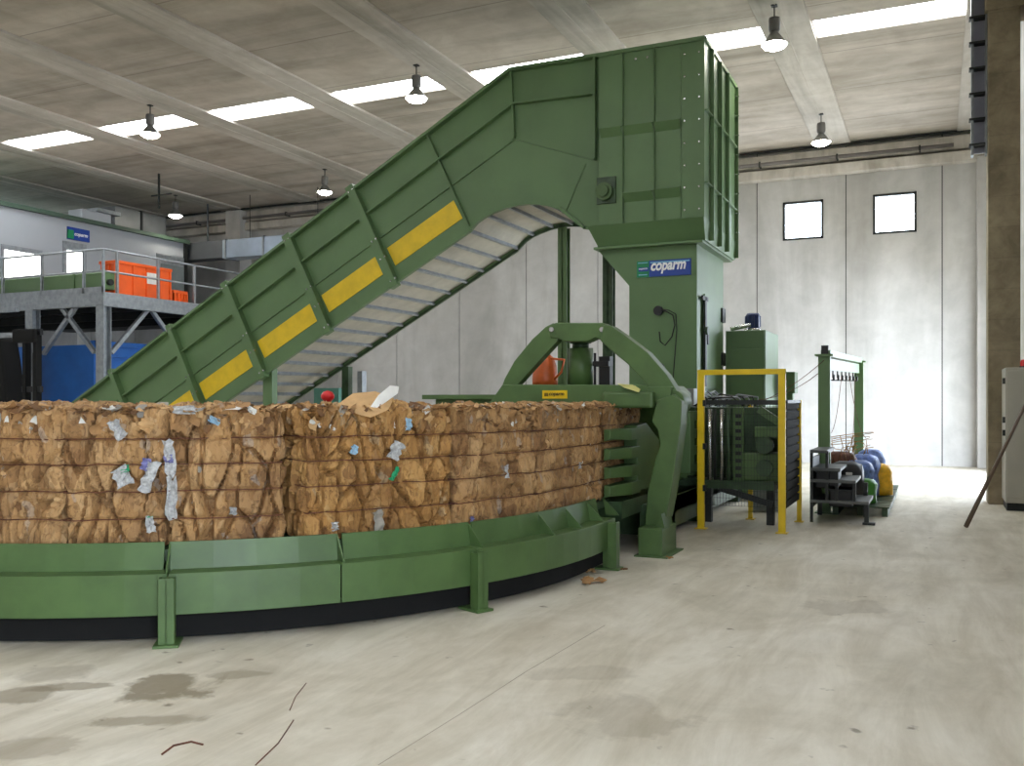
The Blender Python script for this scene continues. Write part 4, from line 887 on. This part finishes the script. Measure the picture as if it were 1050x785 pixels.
# office cabin
OX = -23.5; oy1 = on_X(190, 300, OX).y; oz = on_X(190, 250, OX).z
of = thing('office_cabin', 'pale grey prefabricated office cabin on the mezzanine', 'cabin', (OX, 20, DZ))
b = MB(); b.box(-30.5, OX, DY+.3, oy1, DZ, oz); b.build('wall', OFF, of)
b = MB(); b.box(-30.7, OX+.12, DY+.1, oy1+.1, oz, oz+.12); b.build('roof', paint('roof_green', (70, 90, 76), .5), of)
def ob(u0, v0, u1, v1, t, mat, name, par, x=OX):
    a_, c_ = on_X(u0, v0, x), on_X(u1, v1, x); b = MB(); b.box(x, x+t, min(a_.y, c_.y), max(a_.y, c_.y), max(DZ, min(a_.z, c_.z)), max(a_.z, c_.z)); return b.build(name, mat, par)
w = ob(1, 298, 43, 257, .03, STL, 'window_frame', of); ob(4, 298, 42, 262, .05, LITW, 'pane', w)
d_ = ob(64, 305, 88, 251, .03, STL, 'office_door', of); ob(68, 300, 84, 259, .05, LITW, 'pane', d_)
w = ob(160, 320, 190, 265, .03, STL, 'window_frame', of); ob(164, 310, 187, 274, .05, paint('dull_glass', (120, 128, 130), .2), 'pane', w)
ob(188, 330, 191.5, 246, .05, STLD, 'corner_trim', of)
s_ = ob(68.5, 244.5, 91, 236.5, .04, SIGB, 'sign', of); ob(68.5, 244, 74.5, 236.2, .05, SIGG, 'sign_panel', s_)
a_, c_ = on_X(76.5, 243.5, OX+.05), on_X(90, 239.2, OX+.05); text('sign_lettering', 'coparm', (c_.y-a_.y), (OX+.05, a_.y, a_.z+.03), '+x', SIGW, s_, .25, .015)
# projector / bracket boxes on the cabin roof
t = thing('roof_fan_unit', 'pale box and bracket on the office cabin roof', 'fan unit', (OX-.5, 20, oz+.12))
p = on_X(98, 222, OX-.3); b = MB(); b.box(OX-.9, OX-.3, p.y-.5, p.y+.6, oz+.12, oz+.5); b.build('body', OFF, t, .02)
b = MB(); b.box(OX-.7, OX-.2, p.y+.0, p.y+.9, oz+.5, oz+.62); b.build('hood', STL, t, .01)
t = thing('roof_duct_box', 'dull grey tall duct box on the cabin roof behind the roof fan', 'duct', (OX-1, 23, oz+.12)); 
p = on_X(118, 226, OX-.8); b = MB(); b.box(OX-2.2, OX-.8, p.y, p.y+2.2, oz+.12, oz+.95); b.build('body', paint('dull_duct', (118, 120, 122), .5, .2), t, .01)
b = MB(); b.box(OX-2.25, OX-.75, p.y+1.05, p.y+1.12, oz+.12, oz+.98); b.build('flange', STLD, t)
# green machine and orange crates on the deck
t = thing('green_screen_conveyor', 'long low green conveyor box on the mezzanine behind the railing', 'conveyor', (-21, 17.6, DZ))
gy = DY+.12; x0_, x1_ = -23.35, XofY(105, gy); zt_ = on_Y(60, 281, gy).z
b = MB(); b.prism([(gy, DZ+.12), (gy+.4, DZ+.12), (gy+.4, zt_), (gy+.05, zt_), (gy, zt_-.05)], 'x', x0_, x1_); b.build('trough', GRN, t, .01)
b = MB(); b.box(x0_, x1_-.4, gy+.05, gy+.35, DZ+.02, DZ+.12); b.build('plinth', BLK, t)
b = MB(); xx = XofY(76, gy); b.box(xx-.03, xx+.03, gy-.03, gy, DZ+.12, zt_); b.build('rib', GRN, t)
b = MB(); b.tube([(x1_, gy+.2, DZ+.3), (x1_+.1, gy+.2, DZ+.3)], .08, 14); b.build('bearing', STLD, t)
def crate(name, lb, u0, u1, v1, X, dx, grp_='orange crates on the mezzanine'):
    y0, y1 = on_X(u0, 300, X).y, on_X(u1, 300, X).y; z1 = on_X(u1, v1, X).z; t = thing(name, lb, 'crate', (X, y0, DZ), grp_)
    b = MB(); th = .04; z0 = DZ+.01
    b.box(X-dx, X, y0, y1, z0, z0+th); b.box(X-th, X, y0, y1, z0, z1); b.box(X-dx, X-dx+th, y0, y1, z0, z1); b.box(X-dx, X, y0, y0+th, z0, z1); b.box(X-dx, X, y1-th, y1, z0, z1); b.build('shell', ORG, t, .006)
    b = MB(); b.box(X-.03, X+.04, y0-.04, y1+.02, z1-.08, z1); b.box(X-dx, X, y0-.05, y0, z1-.08, z1); b.build('rim', ORG, t, .005)
    for f in (.0, .27, .52, .78, .97): b = MB(); y = y0+(y1-y0)*f; b.box(X, X+.035, y, y+.05, z0, z1-.08); b.build('rib', ORG, t)
    for f in (.1, .5, .85): b = MB(); x = X-dx+dx*f; b.box(x, x+.05, y0-.04, y0, z0, z1-.08); b.build('rib', ORG, t)
    return t, y0, y1, z1
XC = DX-.35
t, y0, y1, z1 = crate('plastic_pallet_box', 'large orange plastic pallet box behind the mezzanine railing', 120, 175, 276, XC, .6)
b = MB(); yy = on_X(154, 290, XC).y; b.box(XC+.035, XC+.045, yy-.15, yy+.18, z1-.5, z1-.2); b.build('white_label', WHT, t)
crate('plastic_pallet_box', 'small low orange box right of the large orange one', 178, 191, 299, XC, .6)
# blue containers below
t = thing('blue_container', 'blue sheet metal container under the mezzanine', 'container', (-22, 18, 0))
cy_ = DY+.5; cX = XofY(95.5, cy_); cz = on_Y(95, 349, cy_).z
b = MB(); b.box(-27, cX, cy_+.03, cy_+5.0, .1, cz-.1); b.build('body', BLU, t)
for k in range(9): b = MB(); z = .2+k*.33; b.box(cX, cX+.05, cy_+.05, cy_+5, z, min(z+.24, cz-.12)); b.build('side_plank', BLU, t, .01)
b = MB(); b.box(cX-.14, cX+.06, cy_-.03, cy_+.1, 0, cz); b.box(cX-.1, cX+.06, cy_, cy_+5, cz-.12, cz); b.build('corner_post', BLU, t)
# forklift mast at the far left
fk = thing('forklift_mast', 'dark forklift mast in front of the blue container at the left edge', 'forklift', (XofY(30, 16.3), 16.3, 0))
Y = 16.3
for u in (24.5, 35.5): x = XofY(u, Y); b = MB(); b.box(x-.06, x+.06, Y, Y+.16, .05, 3.4); b.build('mast_rail', MESHB, fk)
xa, xb = XofY(21, Y), XofY(40, Y)
for z in (.4, 1.9, 3.35): b = MB(); b.box(xa, xb, Y+.03, Y+.12, z, z+.15); b.build('cross_member', BLK, fk)
b = MB(); x = XofY(33, Y); b.tube([(x, Y+.05, .3), (x, Y+.05, 2.9)], .035, 8); b.build('lift_cylinder', STLD, fk)
b = MB(); b.box(XofY(17, Y), XofY(40, Y), Y-.15, Y-.02, 3.15, 3.5); b.build('carriage', MESHB, fk, .05)
b = MB(); p0 = XofY(-12, Y); p1 = XofY(6, Y); b.prism([(p0, .4), (p1+.1, .4), (p1, 1.6), (p1-.15, 2.6), (p1-.3, 3.3), (p0, 3.4)], 'y', Y+.05, Y+.6); b.build('hood', MESHB, fk, .08)
for z in (3.3, 3.95): b = MB(); b.box(XofY(-10, Y), XofY(20, Y), Y-.1, Y, z, z+.12); b.build('fork_bar', STL, fk, .01)
for x_ in (XofY(-6, Y), XofY(6, Y)): b = MB(); b.tube([(x_, Y+.1, .4), (x_, Y+.35, .4)], .4, 24); b.build('wheel', RUB, fk, .03)
# silver duct along the far wall
t = thing('silver_duct', 'silver rectangular air duct before the far wall, above the conveyor', 'duct', (-18, 25, 6.8))
Yd = 24.2; a_, c_ = on_Y(228, 263, Yd), on_Y(300, 240, Yd); zd0, zd1 = on_Y(262, 262, Yd).z, on_Y(262, 243, Yd).z
b = MB(); b.box(a_.x, XofY(345, Yd), Yd, Yd+.6, zd0, zd1); b.build('run', DUCT, t, .01)
for u in (231, 270, 302): b = MB(); x = XofY(u, Yd); b.box(x-.03, x+.03, Yd-.03, Yd+.63, zd0-.03, zd1+.03); b.build('flange', STL, t)
for u in (250, 320): b = MB(); x = XofY(u, Yd); b.tube([(x, Yd+.3, zd1), (x, Yd+.3, ZC+.02)], .012, 6); b.build('hanger', STLD, t)
t = thing('dark_duct', 'dull dark duct between the office cabin and the silver duct', 'duct', (-22, 24.8, 6.8))
b = MB(); b.box(OX-.6, a_.x-.03, Yd+.4, Yd+.9, zd0+.1, zd1+.1); b.box(-23.0, -22.95, Yd+.6, Yd+.65, zd1, ZC); b.build('run', paint('dull_duct_dark', (92, 96, 102), .5, .3), t, .01)
for u in (180, 208): x = XofY(u, 20); 
hk = thing('ceiling_bracket', 'dark hanging bracket near the lamp above the office cabin', 'bracket', on_Z(163, 200, 8.0))
b = MB(); c = on_Z(163, 200, 7.9); b.bar((c.x, c.y, 7.5), (c.x, c.y, ZC), .05, .05); b.bar((c.x-.3, c.y, 7.9), (c.x+.5, c.y, 7.9), .04, .04); b.build('arm', STLD, hk)

for o in list(bpy.data.objects):
    if '_o' in o.keys(): del o['_o']
